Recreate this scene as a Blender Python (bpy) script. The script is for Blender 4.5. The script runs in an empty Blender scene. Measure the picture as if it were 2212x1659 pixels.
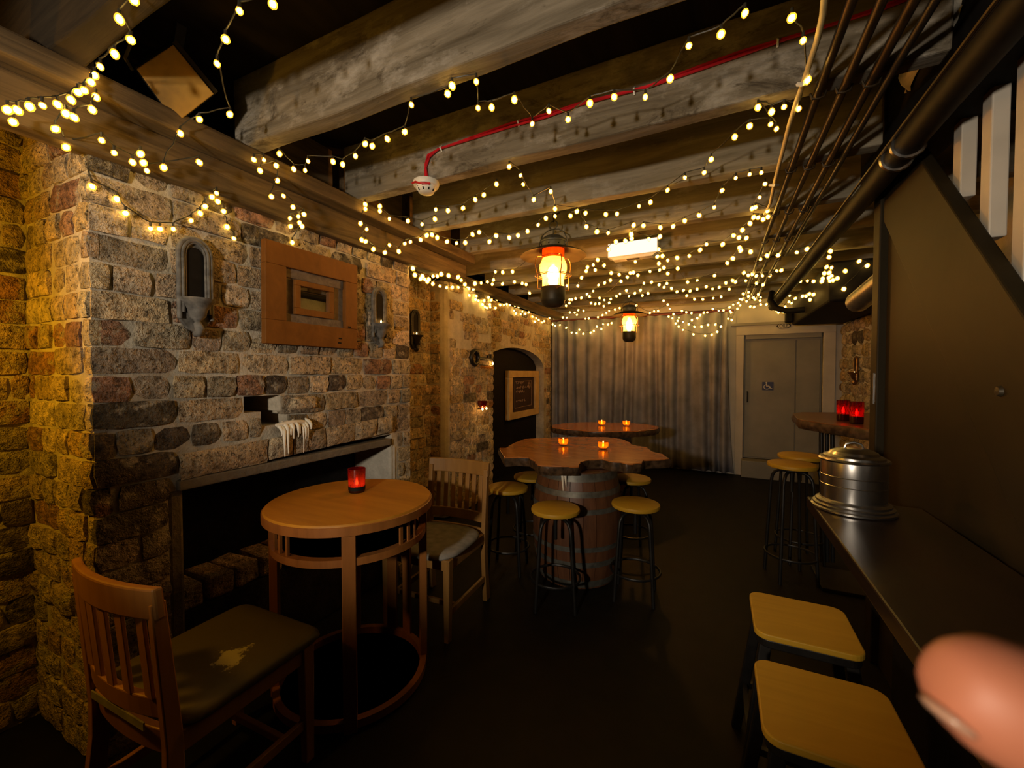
import bpy, bmesh, math, random
from mathutils import Vector, Matrix, noise
random.seed(11)
S = bpy.context.scene
COL = S.collection
PI = math.pi
R_ = math.radians
# ---------------------------------------------------------------- camera
EYE = Vector((0, 0, 1.42)); FPX = 900.0; YAW = R_(26.2); PITCH = R_(1.5)
cd = bpy.data.cameras.new('camera'); cam = bpy.data.objects.new('camera', cd); COL.objects.link(cam)
cam.location = EYE; cam.rotation_euler = (R_(90) - PITCH, 0, YAW)
cd.sensor_fit = 'HORIZONTAL'; cd.sensor_width = 36; cd.lens = 36 * FPX / 2212
cd.clip_start = 0.01; cd.clip_end = 60
cd.dof.use_dof = True; cd.dof.focus_distance = 2.4; cd.dof.aperture_fstop = 11
S.camera = cam
# ---------------------------------------------------------------- world, lamps beyond the frame, exposure
W = bpy.data.worlds.new('world'); S.world = W; W.use_nodes = True
W.node_tree.nodes['Background'].inputs[0].default_value = (1.0, .8, .55, 1)
W.node_tree.nodes['Background'].inputs[1].default_value = 0.0005
def lamp(name, kind, loc, energy, color, radius, target=None, size=None, blend=None):
    l = bpy.data.lights.new(name, kind); o = bpy.data.objects.new(name, l); COL.objects.link(o)
    o.location = loc; l.energy = energy; l.color = color; l.shadow_soft_size = radius
    if target is not None:
        o.rotation_euler = (Vector(target) - Vector(loc)).to_track_quat('-Z', 'Y').to_euler()
        l.spot_size = size; l.spot_blend = blend
    return o
lamp('spot_lamp_of_next_room', 'SPOT', (-.62, -1.35, 1.66), 162, (1.0, .84, .65), .07, (-.62, .65, 2.07), R_(82), .35)
lamp('orange_wall_lamp', 'POINT', (-2.12, .0, 1.66), 17, (1.0, .46, .014), .05)
S.view_settings.view_transform = 'Standard'; S.view_settings.look = 'None'
S.view_settings.exposure = 0.22; S.view_settings.gamma = 1.0
S.view_settings.use_curve_mapping = False
S.cycles.use_denoising = True
S.cycles.max_bounces = 4; S.cycles.diffuse_bounces = 3; S.cycles.glossy_bounces = 3; S.cycles.transparent_max_bounces = 8
S.cycles.use_adaptive_sampling = True; S.cycles.adaptive_threshold = .12; S.cycles.caustics_reflective = False; S.cycles.caustics_refractive = False
S.cycles.sample_clamp_indirect = 4.0
# ---------------------------------------------------------------- pixel rays -> points at a known plane
Fv = Vector((-math.sin(YAW) * math.cos(PITCH), math.cos(YAW) * math.cos(PITCH), -math.sin(PITCH)))
Rv = Vector((math.cos(YAW), math.sin(YAW), 0)); Uv = Rv.cross(Fv)
def ray(px, py): return Fv + Rv * ((px - 1106) / FPX) + Uv * ((829.5 - py) / FPX)
def onX(px, py, X): r = ray(px, py); return EYE + r * ((X - EYE.x) / r.x)
def onY(px, py, Y): r = ray(px, py); return EYE + r * ((Y - EYE.y) / r.y)
def onZ(px, py, Z): r = ray(px, py); return EYE + r * ((Z - EYE.z) / r.z)
def onD(px, py, d): return EYE + ray(px, py) * d
# ---------------------------------------------------------------- mesh helpers
class MB:
    def __init__(s): s.v = []; s.f = []
    def add(s, vs, fs):
        n = len(s.v); s.v += [tuple(v) for v in vs]; s.f += [tuple(i + n for i in f) for f in fs]; return s
    def box(s, x0, x1, y0, y1, z0, z1):
        return s.add([(x0,y0,z0),(x1,y0,z0),(x1,y1,z0),(x0,y1,z0),(x0,y0,z1),(x1,y0,z1),(x1,y1,z1),(x0,y1,z1)],
                     [(0,3,2,1),(4,5,6,7),(0,1,5,4),(1,2,6,5),(2,3,7,6),(3,0,4,7)])
    def bar(s, a, b, w, h, up=(0,0,1)):
        a = Vector(a); b = Vector(b); d = (b - a).normalized(); up = Vector(up)
        if abs(d.dot(up)) > .98: up = Vector((0,1,0))
        x = d.cross(up).normalized() * w / 2; y = x.cross(d).normalized() * h / 2
        vs = [p + sx * x + sy * y for p in (a, b) for sx, sy in ((-1,-1),(1,-1),(1,1),(-1,1))]
        return s.add(vs, [(0,1,2,3),(7,6,5,4),(0,4,5,1),(1,5,6,2),(2,6,7,3),(3,7,4,0)])
    def tube(s, pts, r, n=8, closed=False):
        pts = [Vector(p) for p in pts]; m = len(pts); rs = r if isinstance(r, (list, tuple)) else [r] * m
        vs = []; fs = []; px = None
        for i, p in enumerate(pts):
            a = pts[(i - 1) % m] if (closed or i > 0) else p; b = pts[(i + 1) % m] if (closed or i < m - 1) else p
            t = (b - a)
            t = t.normalized() if t.length > 1e-9 else Vector((0,0,1))
            if px is None:
                px = t.orthogonal().normalized()
            else:
                px = (px - t * px.dot(t))
                px = px.normalized() if px.length > 1e-6 else t.orthogonal().normalized()
            py = t.cross(px)
            for k in range(n):
                q = 2 * PI * k / n; vs.append(p + (px * math.cos(q) + py * math.sin(q)) * rs[i])
        for i in range(m if closed else m - 1):
            j = (i + 1) % m
            for k in range(n): fs.append((i*n+k, i*n+(k+1)%n, j*n+(k+1)%n, j*n+k))
        if not closed:
            fs.append(tuple(reversed(range(n)))); fs.append(tuple(range((m-1)*n, m*n)))
        return s.add(vs, fs)
    def lathe(s, prof, n=24, c=(0,0,0), a0=0, a1=2*PI, sx=1, sy=1):
        full = abs(a1 - a0 - 2*PI) < 1e-6; k = n if full else n + 1; vs = []; fs = []
        for r, z in prof:
            for i in range(k):
                q = a0 + (a1 - a0) * i / n
                vs.append((c[0] + r*math.cos(q)*sx, c[1] + r*math.sin(q)*sy, c[2] + z))
        for j in range(len(prof) - 1):
            for i in range(n):
                b = (i + 1) % k
                fs.append((j*k+i, j*k+b, (j+1)*k+b, (j+1)*k+i))
        if full:
            if prof[0][0] > 1e-5: fs.append(tuple(reversed(range(k))))
            if prof[-1][0] > 1e-5: fs.append(tuple(range((len(prof)-1)*k, len(prof)*k)))
        return s.add(vs, fs)
    def prism(s, poly, fn):      # fn(u, v, t): t = 0 or 1
        n = len(poly); vs = [fn(u, v, 0) for u, v in poly] + [fn(u, v, 1) for u, v in poly]
        fs = [tuple(range(n)), tuple(reversed(range(n, 2*n)))] + [(i, n+i, n+(i+1)%n, (i+1)%n) for i in range(n)]
        return s.add(vs, fs)
    def grid(s, fn, nu, nv):
        vs = [fn(i/nu, j/nv) for j in range(nv+1) for i in range(nu+1)]
        fs = [(j*(nu+1)+i, j*(nu+1)+i+1, (j+1)*(nu+1)+i+1, (j+1)*(nu+1)+i) for j in range(nv) for i in range(nu)]
        return s.add(vs, fs)
    def xf(s, M):
        s.v = [tuple(M @ Vector(v)) for v in s.v]; return s
    def mesh(s, name, m, smooth=None):
        me = bpy.data.meshes.new(name); me.from_pydata(s.v, [], s.f); me.validate(); me.update()
        bm = bmesh.new(); bm.from_mesh(me); bmesh.ops.recalc_face_normals(bm, faces=bm.faces); bm.to_mesh(me); bm.free()
        if m: me.materials.append(m)
        if smooth is not None:
            for p in me.polygons: p.use_smooth = True
            me.set_sharp_from_angle(angle=R_(smooth))
        return me
    def build(s, name, m, parent=None, smooth=None, bevel=0):
        o = bpy.data.objects.new(name, s.mesh(name, m, smooth)); COL.objects.link(o)
        if parent: o.parent = parent
        if bevel:
            b = o.modifiers.new('bevel', 'BEVEL'); b.width = bevel; b.segments = 2; b.limit_method = 'ANGLE'; b.angle_limit = R_(40)
        return o
def tag(o, label, cat, group=None):
    o['label'] = label; o['category'] = cat
    if group: o['group'] = group
    return o
def thing(name, label, cat, loc=(0,0,0), rz=0, group=None):
    o = bpy.data.objects.new(name, None); COL.objects.link(o); o.empty_display_size = .05
    o.location = loc; o.rotation_euler = (0, 0, rz); return tag(o, label, cat, group)
def structure(o): o['kind'] = 'structure'; return o
def copy_tree(o, parent=None):
    c = o.copy(); COL.objects.link(c)
    if parent: c.parent = parent
    for ch in list(o.children): copy_tree(ch, c)
    return c
# ---------------------------------------------------------------- materials
def newmat(name):
    m = bpy.data.materials.new(name); m.use_nodes = True; nt = m.node_tree
    return m, nt, nt.nodes['Principled BSDF']
def N(nt, t, **kw):
    n = nt.nodes.new(t)
    for k, v in kw.items():
        if k in n.inputs: n.inputs[k].default_value = v
        else: setattr(n, k, v)
    return n
def coords(nt, scale=(1,1,1), world=False):
    mp = N(nt, 'ShaderNodeMapping'); mp.inputs['Scale'].default_value = scale
    if world: nt.links.new(N(nt, 'ShaderNodeNewGeometry').outputs['Position'], mp.inputs[0])
    else: nt.links.new(N(nt, 'ShaderNodeTexCoord').outputs['Object'], mp.inputs[0])
    return mp.outputs[0]
def ramp(nt, fac, stops):
    r = N(nt, 'ShaderNodeValToRGB'); e = r.color_ramp.elements
    while len(e) < len(stops): e.new(.5)
    for i, (p, c) in enumerate(stops): e[i].position = p; e[i].color = (*c, 1) if len(c) == 3 else c
    nt.links.new(fac, r.inputs[0]); return r.outputs[0]
def mixc(nt, fac, a, b, mode='MIX'):
    m = N(nt, 'ShaderNodeMix', data_type='RGBA', blend_type=mode)
    for s, v in ((m.inputs[0], fac), (m.inputs[6], a), (m.inputs[7], b)):
        if isinstance(v, (int, float)): s.default_value = v
        elif isinstance(v, tuple): s.default_value = (*v, 1)
        else: nt.links.new(v, s)
    return m.outputs[2]
def bump(nt, bs, h, strength, dist=.01):
    b = N(nt, 'ShaderNodeBump', Strength=strength, Distance=dist); nt.links.new(h, b.inputs['Height']); nt.links.new(b.outputs[0], bs.inputs['Normal'])
def plain(name, c, rough=.5, metal=0, var=.15, scale=25, bmp=0, world=False, spec=.5):
    m, nt, bs = newmat(name); n = N(nt, 'ShaderNodeTexNoise', Scale=scale, Detail=5.0); nt.links.new(coords(nt, world=world), n.inputs['Vector'])
    lo = tuple(x * (1 - var) for x in c); hi = tuple(min(1, x * (1 + var)) for x in c)
    nt.links.new(ramp(nt, n.outputs[0], [(.3, lo), (.7, hi)]), bs.inputs['Base Color'])
    bs.inputs['Roughness'].default_value = rough; bs.inputs['Metallic'].default_value = metal; bs.inputs['Specular IOR Level'].default_value = spec
    if bmp: bump(nt, bs, n.outputs[0], bmp, .004)
    return m
def wood(name, c1, c2, stretch=(.12,1,1), scale=14, rough=.45, bmp=.15, world=False, patch=None, pscale=3, pth=(.58,.66), spec=.5, stain=None):
    m, nt, bs = newmat(name); v = coords(nt, stretch, world)
    n = N(nt, 'ShaderNodeTexNoise', Scale=scale, Detail=5.0, Roughness=.65, Distortion=.6); nt.links.new(v, n.inputs['Vector'])
    col = ramp(nt, n.outputs[0], [(.28, c1), (.5, tuple((a+b)/2 for a, b in zip(c1, c2))), (.72, c2)])
    if patch:
        k = N(nt, 'ShaderNodeTexNoise', Scale=pscale, Detail=6.0, Roughness=.7); nt.links.new(coords(nt, tuple((x+1)/2 for x in stretch), world), k.inputs['Vector'])
        col = mixc(nt, ramp(nt, k.outputs[0], [(pth[0], (0,0,0)), (pth[1], (1,1,1))]), col, patch)
    if stain:
        k = N(nt, 'ShaderNodeTexNoise', Scale=9.0, Detail=6.0, Roughness=.75, Distortion=1.2); nt.links.new(coords(nt, tuple((x+.6)/1.6 for x in stretch), world), k.inputs['Vector'])
        col = mixc(nt, ramp(nt, k.outputs[0], [(.56, (0,0,0)), (.68, (.8,.8,.8))]), col, stain)
    nt.links.new(col, bs.inputs['Base Color']); bs.inputs['Roughness'].default_value = rough; bs.inputs['Specular IOR Level'].default_value = spec
    if bmp: bump(nt, bs, n.outputs[0], bmp, .006)
    return m
def emit(name, c, s):
    m = bpy.data.materials.new(name); m.use_nodes = True; nt = m.node_tree; nt.nodes.clear()
    e = N(nt, 'ShaderNodeEmission', Strength=s); e.inputs[0].default_value = (*c, 1); o = N(nt, 'ShaderNodeOutputMaterial'); nt.links.new(e.outputs[0], o.inputs[0]); return m
def tinted(name, c, trans=.6, gloss=.1, clear=None):
    m = bpy.data.materials.new(name); m.use_nodes = True; nt = m.node_tree; nt.nodes.clear()
    t = N(nt, 'ShaderNodeBsdfTransparent'); t.inputs[0].default_value = (*(clear or c), 1)
    l = N(nt, 'ShaderNodeBsdfTranslucent'); g = N(nt, 'ShaderNodeBsdfGlossy', Roughness=.08)
    nz = N(nt, 'ShaderNodeTexNoise', Scale=60.0); nt.links.new(coords(nt), nz.inputs['Vector'])
    nt.links.new(ramp(nt, nz.outputs[0], [(.3, tuple(x*.6 for x in c)), (.7, c)]), l.inputs[0])
    a = N(nt, 'ShaderNodeMixShader', Fac=1-trans); nt.links.new(t.outputs[0], a.inputs[1]); nt.links.new(l.outputs[0], a.inputs[2])
    b = N(nt, 'ShaderNodeMixShader', Fac=gloss); nt.links.new(a.outputs[0], b.inputs[1]); nt.links.new(g.outputs[0], b.inputs[2])
    o = N(nt, 'ShaderNodeOutputMaterial'); nt.links.new(b.outputs[0], o.inputs[0]); return m
def brick_mat():
    m, nt, bs = newmat('old_brick'); v = coords(nt, world=True); oi = N(nt, 'ShaderNodeObjectInfo')
    n1 = N(nt, 'ShaderNodeTexNoise', Scale=26.0, Detail=5.0, Roughness=.72); nt.links.new(v, n1.inputs['Vector'])
    n2 = N(nt, 'ShaderNodeTexNoise', Scale=70.0, Detail=3.0, Roughness=.7); nt.links.new(v, n2.inputs['Vector'])
    n3 = N(nt, 'ShaderNodeTexNoise', Scale=15.0, Detail=4.0, Roughness=.6); nt.links.new(v, n3.inputs['Vector'])
    vo = N(nt, 'ShaderNodeTexVoronoi', Scale=42.0); nt.links.new(v, vo.inputs['Vector'])
    c = mixc(nt, 1.0, oi.outputs['Color'], ramp(nt, n1.outputs[0], [(.32, (.22,.20,.18)), (.48, (.95,.95,.95)), (.66, (1.6,1.52,1.4))]), 'MULTIPLY')
    c = mixc(nt, ramp(nt, n3.outputs[0], [(.55, (0,0,0)), (.64, (.8,.8,.8))]), c, (.42,.365,.27))
    c = mixc(nt, ramp(nt, n2.outputs[0], [(.57, (0,0,0)), (.66, (.85,.85,.85))]), c, (.045,.033,.022))
    c = mixc(nt, ramp(nt, vo.outputs['Distance'], [(.08, (.7,.7,.7)), (.2, (0,0,0))]), c, (.04,.03,.02))
    nt.links.new(c, bs.inputs['Base Color']); bs.inputs['Roughness'].default_value = .9; bs.inputs['Specular IOR Level'].default_value = .2
    a = N(nt, 'ShaderNodeMath', operation='ADD'); nt.links.new(n1.outputs[0], a.inputs[0])
    q = N(nt, 'ShaderNodeMath', operation='MULTIPLY'); q.inputs[1].default_value = .6; nt.links.new(n2.outputs[0], q.inputs[0]); nt.links.new(q.outputs[0], a.inputs[1])
    bump(nt, bs, a.outputs[0], 1.0, .028); return m
BRICK = brick_mat()
def mortar_mat(name, c1, c2, scale=18):
    m, nt, bs = newmat(name); v = coords(nt, world=True)
    n = N(nt, 'ShaderNodeTexNoise', Scale=scale, Detail=5.0, Roughness=.7); nt.links.new(v, n.inputs['Vector'])
    k = N(nt, 'ShaderNodeTexNoise', Scale=3.0, Detail=4.0); nt.links.new(v, k.inputs['Vector'])
    c = ramp(nt, n.outputs[0], [(.3, c1), (.7, c2)])
    c = mixc(nt, ramp(nt, k.outputs[0], [(.5, (0,0,0)), (.7, (.6,.6,.6))]), c, tuple(x*.55 for x in c1))
    nt.links.new(c, bs.inputs['Base Color']); bs.inputs['Roughness'].default_value = .95; bs.inputs['Specular IOR Level'].default_value = .15
    bump(nt, bs, n.outputs[0], .8, .014); return m
MORTAR = mortar_mat('mortar', (.38,.335,.255), (.58,.52,.41))
DIMSTONE = mortar_mat('dim_stone', (.12,.105,.08), (.20,.175,.13), 10)
PLASTER = mortar_mat('grey_plaster', (.40,.365,.30), (.58,.53,.44), 9)
SOOT = mortar_mat('sooty_stone', (.012,.011,.010), (.035,.03,.025), 12)
FLOORM = plain('dark_floor', (.0045,.0038,.003), .6, var=.5, scale=8, world=True, spec=.2)
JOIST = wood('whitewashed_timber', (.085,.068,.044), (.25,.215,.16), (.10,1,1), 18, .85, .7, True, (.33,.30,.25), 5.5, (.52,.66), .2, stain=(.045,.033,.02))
JOIST_LIT = wood('lit_whitewashed_timber', (.15,.125,.08), (.34,.295,.215), (.10,1,1), 18, .85, .6, True, (.40,.365,.30), 5.5, (.54,.68), .2)  # lighter copy of the joist timber, bulb light on far joists painted in
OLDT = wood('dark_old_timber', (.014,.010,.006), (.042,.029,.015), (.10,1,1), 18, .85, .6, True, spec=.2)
PLATE = wood('bare_timber', (.035,.023,.012), (.15,.103,.052), (1,.08,1), 22, .8, .6, True, spec=.2)
BOARDS = wood('dark_ceiling_boards', (.010,.008,.005), (.028,.021,.013), (1,.1,1), 9, .9, .3, True, spec=.1)
BLACK = plain('black_paint', (.009,.008,.007), .7, var=.3, spec=.12)
BLKMET = plain('black_metal', (.010,.009,.008), .42, 0, .3, spec=.35)
IRONPIPE = plain('black_iron_pipe', (.006,.005,.004), .6, 0, .3, spec=.15)
PANEL = wood('dark_brown_painted_wood', (.017,.0125,.005), (.029,.021,.009), (1,.2,.2), 8, .55, .06, True, spec=.15)
COUNTER = wood('dark_counter_wood', (.008,.0045,.003), (.022,.011,.006), (1,.08,1), 12, .35, .08, True)
HONEY = wood('honey_oak', (.28,.115,.009), (.43,.19,.017), (.12,1,1), 10, .5, .06, spec=.25)
HONEY2 = wood('red_brown_oak', (.19,.068,.015), (.30,.112,.025), (1,1,.10), 14, .36, .06)
FRAMEW = wood('orange_pine', (.135,.048,.008), (.21,.080,.013), (1,.12,.6), 14, .55, .08, spec=.2)
WEATH = wood('weathered_board', (.07,.05,.035), (.21,.165,.12), (1,.25,1), 20, .7, .3)
SEATW = wood('pale_stool_wood', (.38,.21,.013), (.52,.30,.025), (.12,1,1), 10, .5, .05, spec=.25)
BURL = wood('burl_slab', (.32,.10,.024), (.56,.21,.055), (.4,1,1), 9, .16, .04)
BARK = plain('live_edge_bark', (.06,.035,.018), .35, var=.7, scale=30, bmp=.8)
STAVE = wood('barrel_oak', (.075,.028,.012), (.15,.062,.026), (1,1,.12), 16, .45, .12)
HOOP = plain('galvanised_hoop', (.13,.125,.105), .5, .5, .35, 20)
STEEL = plain('brushed_steel', (.52,.50,.47), .27, 1, .12, 12)
SILVER = plain('foil_duct', (.45,.42,.36), .32, .9, .25, 20)
COPPER = plain('old_copper_pipe', (.045,.030,.014), .40, .6, .4, 12)
WHITE = plain('white_plastic', (.80,.78,.72), .4, var=.05)
CREAM = plain('cream_paint', (.58,.53,.45), .5, var=.1, scale=6)
REDC = plain('red_cable', (.55,.012,.022), .4, var=.2)
CABLE = plain('cream_cable', (.70,.56,.26), .5, var=.1)
WIRE = plain('dark_wire', (.018,.016,.010), .5)
CURT = plain('grey_curtain', (.225,.225,.255), .95, var=.25, scale=5, spec=.1)
DARKRED = plain('dark_red_rod', (.10,.015,.012), .5)
DOORM = plain('grey_door_paint', (.20,.185,.145), .5, var=.12, scale=4)
FRAMEM = plain('pale_frame_paint', (.42,.385,.33), .55, var=.1, scale=5)
OLIVE = wood('olive_vinyl', (.075,.058,.018), (.10,.078,.026), (1,1,1), 8, .5, .05)
GREYSEAT = plain('grey_seat_fabric', (.22,.20,.17), .8, var=.25)
IRON = plain('aged_verdigris_metal', (.11,.105,.085), .5, .5, .6, 14, .3)
BRASS = plain('aged_brass', (.32,.16,.055), .32, .85, .4, 18)
DULLBR = plain('dull_bronze', (.040,.031,.017), .5, .4, .5, 10)
COLLAR = tinted('amber_collar_glass', (.75,.24,.03), .10, .05)
STONEC = plain('cast_stone', (.135,.125,.11), .75, var=.5, scale=30, bmp=.4)
AMBER = tinted('amber_glass', (1.0,.52,.12), .45, .08)
LAMPGL = tinted('lamp_chimney_glass', (1.0,.55,.16), .88, .06, (1.0,.74,.40))
REDGL = tinted('red_glass', (.42,.010,.008), .72, .1)
WINEGL = tinted('wine_red_glass', (.55,.10,.08), .55, .1)
WAX = plain('candle_wax', (.75,.70,.58), .5, var=.08)
FLAME = emit('candle_flame', (1.0,.50,.12), 55)
BULB = emit('fairy_bulb_glow', (1.0,.67,.17), 20)
LANTB = emit('lantern_bulb_glow', (1.0,.70,.38), 380)
HALO = tinted('bulb_halo_shell', (1.0,.62,.13), .74, .02, (1.0,.93,.80))  # shell added to give each bulb a golden halo
GRILLE = plain('gold_speaker_cloth', (.30,.16,.02), .6, var=.45, scale=7)
MIRROR = plain('mirror_glass', (.85,.85,.85), .02, 1, .01)
SKIN = plain('skin', (.32,.108,.055), .6, var=.1, scale=40)
NAIL = plain('fingernail', (.34,.19,.125), .25, var=.05)
BLUE = plain('blue_sign', (.012,.014,.07), .4, var=.1)
WHSIGN = plain('white_sign_print', (.55,.53,.5), .5, var=.05)
CHALK = plain('chalk', (.30,.19,.12), .9, var=.3)
# ================================================================= THE SHELL
Z_J = 2.39                        # underside of the joists
XC, XA, XP = -1.95, -2.52, -2.33  # chimney breast, alcove wall, pier
Y0, Y1 = .657, 2.324              # chimney breast ends
structure(MB().box(-2.8, 1.7, -3.2, 6.9, -.12, 0).build('floor', FLOORM))
ceil_o = structure(MB().box(-2.8, 1.7, -3.2, 6.9, 2.70, 2.82).build('ceiling', BOARDS))
# --- joists: one warped timber each
def joist(y, x0, x1, w=.078, h=.30, z=Z_J, jag=.006, mat=JOIST):
    b = MB(); n = 26; sec = [(-.5,0),(.5,0),(.5,1),(-.5,1)]; vs = []; fs = []
    ph = random.random() * 50; bend = random.uniform(-.012, .012)
    for i in range(n + 1):
        u = i / n; x = x0 + (x1 - x0) * u
        for k, (sy, sz) in enumerate(sec):
            j = Vector((noise.noise((x*2.2+ph, k*3.1, 0)), noise.noise((x*2.2+ph, k*3.1, 9)), 0)) * jag * 1.6
            vs.append((x, y + sy*w + j.x + bend*math.sin(PI*u), z + sz*h + (j.y if sz == 0 else 0)))
    for i in range(n):
        for k in range(4): fs.append((i*4+k, i*4+(k+1)%4, i*4+4+(k+1)%4, i*4+4+k))
    fs += [(0,3,2,1), (n*4, n*4+1, n*4+2, n*4+3)]
    return b.add(vs, fs).build('joist', mat, ceil_o, bevel=.007)
JY = [.57, 1.16, 1.755, 2.34, 2.93, 3.52, 4.10, 4.69, 5.28, 5.87, 6.42]
for i, y in enumerate(JY):
    joist(y, (-2.52 if i == 0 else -1.90 if i < 5 else -2.34), (.62 if y < 2.7 else 1.43), mat=(OLDT if i == 0 else JOIST if i < 3 else JOIST_LIT))
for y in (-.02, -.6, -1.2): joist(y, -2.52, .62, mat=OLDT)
for y in (1.46, 2.05, 2.64):     # blocking behind the joist ends
    MB().box(-2.03, -1.99, y - .255, y + .255, Z_J, 2.69).build('blocking_board', PLATE, ceil_o)
# wall plates carrying the joists
pl = MB().box(-1.965, -1.80, .30, 2.97, 2.318, Z_J).build('wall_plate', PLATE, ceil_o, bevel=.008)
MB().box(-1.975, -1.885, .30, 2.97, 2.165, 2.316).build('lower_wall_plate', PLATE, ceil_o, bevel=.008)
MB().box(-2.40, -2.26, 3.30, 6.5, 2.30, Z_J).build('wall_plate', PLATE, ceil_o, bevel=.008)
# --- bricks
def brick_mesh(w, h, seed, d=.014):
    rnd = random.Random(seed); nx = max(2, round(w/.05)); nz = 2; b = MB(); vs = []; fs = []
    for j in range(nz + 1):
        for i in range(nx + 1):
            e = (i in (0, nx)) + (j in (0, nz)); x = (i/nx - .5)*w; z = (j/nz - .5)*h
            x += rnd.uniform(-.004,.004) - (.004*math.copysign(1, x) if e == 2 else 0)
            z += rnd.uniform(-.003,.003) - (.003*math.copysign(1, z) if e == 2 else 0)
            vs.append((x, d*(1 - .4*e) + rnd.uniform(-.004,.003), z))
    for j in range(nz):
        for i in range(nx): fs.append((j*(nx+1)+i, j*(nx+1)+i+1, (j+1)*(nx+1)+i+1, (j+1)*(nx+1)+i))
    rim = [i for i in range(nx+1)] + [j*(nx+1)+nx for j in range(1, nz+1)] + [nz*(nx+1)+i for i in range(nx-1, -1, -1)] + [j*(nx+1) for j in range(nz-1, 0, -1)]
    n = len(vs)
    for k, q in enumerate(rim): vs.append((vs[q][0]*1.01, -.03, vs[q][2]*1.01))
    for k in range(len(rim)): fs.append((rim[k], rim[(k+1)%len(rim)], n+(k+1)%len(rim), n+k))
    me = MB().add(vs, fs).mesh('brick', BRICK, 60); return me
STRET = [brick_mesh(.240, .093, i) for i in range(9)]; HEAD = [brick_mesh(.113, .093, 50+i) for i in range(9)]
TAN, GRY, DRK, RED, SND, GLD = (.42,.325,.205), (.30,.25,.18), (.115,.094,.068), (.30,.175,.11), (.50,.405,.27), (.44,.32,.16)
def pick(*ws):
    cs = [TAN, GRY, DRK, RED, SND, GLD]; c = random.choices(cs, ws)[0]; k = random.uniform(.8, 1.2)
    return (min(1, c[0]*k), min(1, c[1]*k*random.uniform(.95,1.05)), min(1, c[2]*k), 1)
def lite(*ws): c = pick(*ws); return (min(.8, c[0]*1.2), min(.8, c[1]*1.18), min(.8, c[2]*1.12), 1)
def brick_wall(parent, axis, plane, u0, u1, z0, z1, color, skip=None, course=.1, zoff=.012, name='brick', holes=()):
    """axis '+X': wall faces +X (u = y), '-Y': faces -Y (u = x), '-X': faces -X (u = y)."""
    rz = {'+X': -PI/2, '-Y': PI, '-X': PI/2}[axis]; k = math.floor((z0 - zoff)/course); row = 0
    while zoff + k*course < z1 - .03:
        za = zoff + k*course; zb = za + course
        if za >= z0 - .05:
            segs = [(u0, u1)]
            for h in holes:
                if min(zb, h[3]) - max(za, h[2]) > .03: segs = [q for a_, b_ in segs for q in ((a_, min(b_, h[0])), (max(a_, h[1]), b_)) if q[1] - q[0] > .03]
            for s0, s1 in segs:
              st = (k % 2 == 0); u = s0 - (0 if st else random.choice((0, .06)))
              while u < s1 - .02:
                  L = (.25 if st else .122) * random.uniform(.93, 1.07)
                  if random.random() < .1: L = .122 if st else .19
                  a, b = max(u, s0), min(u + L, s1)
                  if s1 - b < .05: b = s1
                  if b - a > .035 and not (skip and skip(a, b, za, zb)):
                      long = (b - a) > .17; me = random.choice(STRET if long else HEAD)
                      o = bpy.data.objects.new(name, me); COL.objects.link(o); o.parent = parent
                      uc, zc = (a+b)/2, (za+zb)/2 + random.uniform(-.004,.004)
                      off = random.uniform(-.006,.008)
                      o.location = {'+X': (plane+off, uc, zc), '-Y': (uc, plane-off, zc), '-X': (plane-off, uc, zc)}[axis]
                      o.rotation_euler = (random.uniform(-.02,.02), random.uniform(-.012,.012), rz + random.uniform(-.02,.02))
                      o.scale = ((b - a - .011)/(.240 if long else .113), random.uniform(.8,1.4), random.uniform(.96,1.02))
                      o.color = color(uc, zc)
                  u = b if b >= s1 else u + L
        k += 1
def hits(a, b, za, zb, rect, m=.02): return b > rect[0]+m and a < rect[1]-m and zb > rect[2]+m and za < rect[3]-m
# --- chimney breast (wall_chimney): body with fireplace opening and the hole of two missing bricks
FY0, FY1, FZ = .918, 2.137, 1.0
HA, HB = (1.17, 1.35, 1.232, 1.312), (1.25, 1.385, 1.165, 1.236)
w = MB()
w.box(-2.5, XC, Y0, FY0, 0, 2.30); w.box(-2.5, XC, FY1, Y1, 0, 2.30); w.box(-2.5, -2.3, FY0, FY1, 0, 2.30)
w.box(-2.3, XC, FY0, FY1, HA[3], 2.30); w.box(-2.3, XC, FY0, FY1, FZ+.012, HB[2])
w.box(-2.3, XC, FY0, HA[0], HB[2], HA[3]); w.box(-2.3, XC, HB[1], FY1, HB[2], HA[3])
w.box(-2.3, XC, HA[0], HB[0], HB[2], HB[3]); w.box(-2.3, XC, HA[1], HB[1], HA[2], HA[3])
wch = structure(w.build('wall_chimney', MORTAR))
def ch_skip(a, b, za, zb):
    if hits(a, b, za, zb, HA) or hits(a, b, za, zb, HB): return True
    if zb > FZ + .03 and za < 1.10 and b > FY0 - .02 and a < FY1 - .02: return True       # the lintel stones sit here
    return hits(a, b, za, zb, (FY0 - .05, FY1 + .0, -1, FZ + .02), .01)
def ch_col(u, z):
    if z < 1.35 and u < 1.0 and z > .85: return pick(1, 2, 7, 1, 0, 0)
    if 1.08 < z < 1.25: return pick(2, 3, 5, 1, 2, 0)
    if z > 2.0 and u < 1.7: return pick(2, 4, 2, 3, 0, 0)
    if u > 1.75: return pick(5, 3, 1, 2, 5, 0)
    return pick(4, 5, 1.4, 1, 2, 0)
brick_wall(wch, '+X', XC, Y0 - .010, Y1, 0, 2.165, ch_col, None, holes=(HA, HB, (FY0-.045, FY1+.05, -1, 1.02), (.90, 2.135, .95, 1.10)))
def side_col(u, z): return pick(4, 1, .6, 2, 5, 4)
brick_wall(wch, '-Y', Y0, XA, XC + .010, 0, 2.5, side_col)
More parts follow.
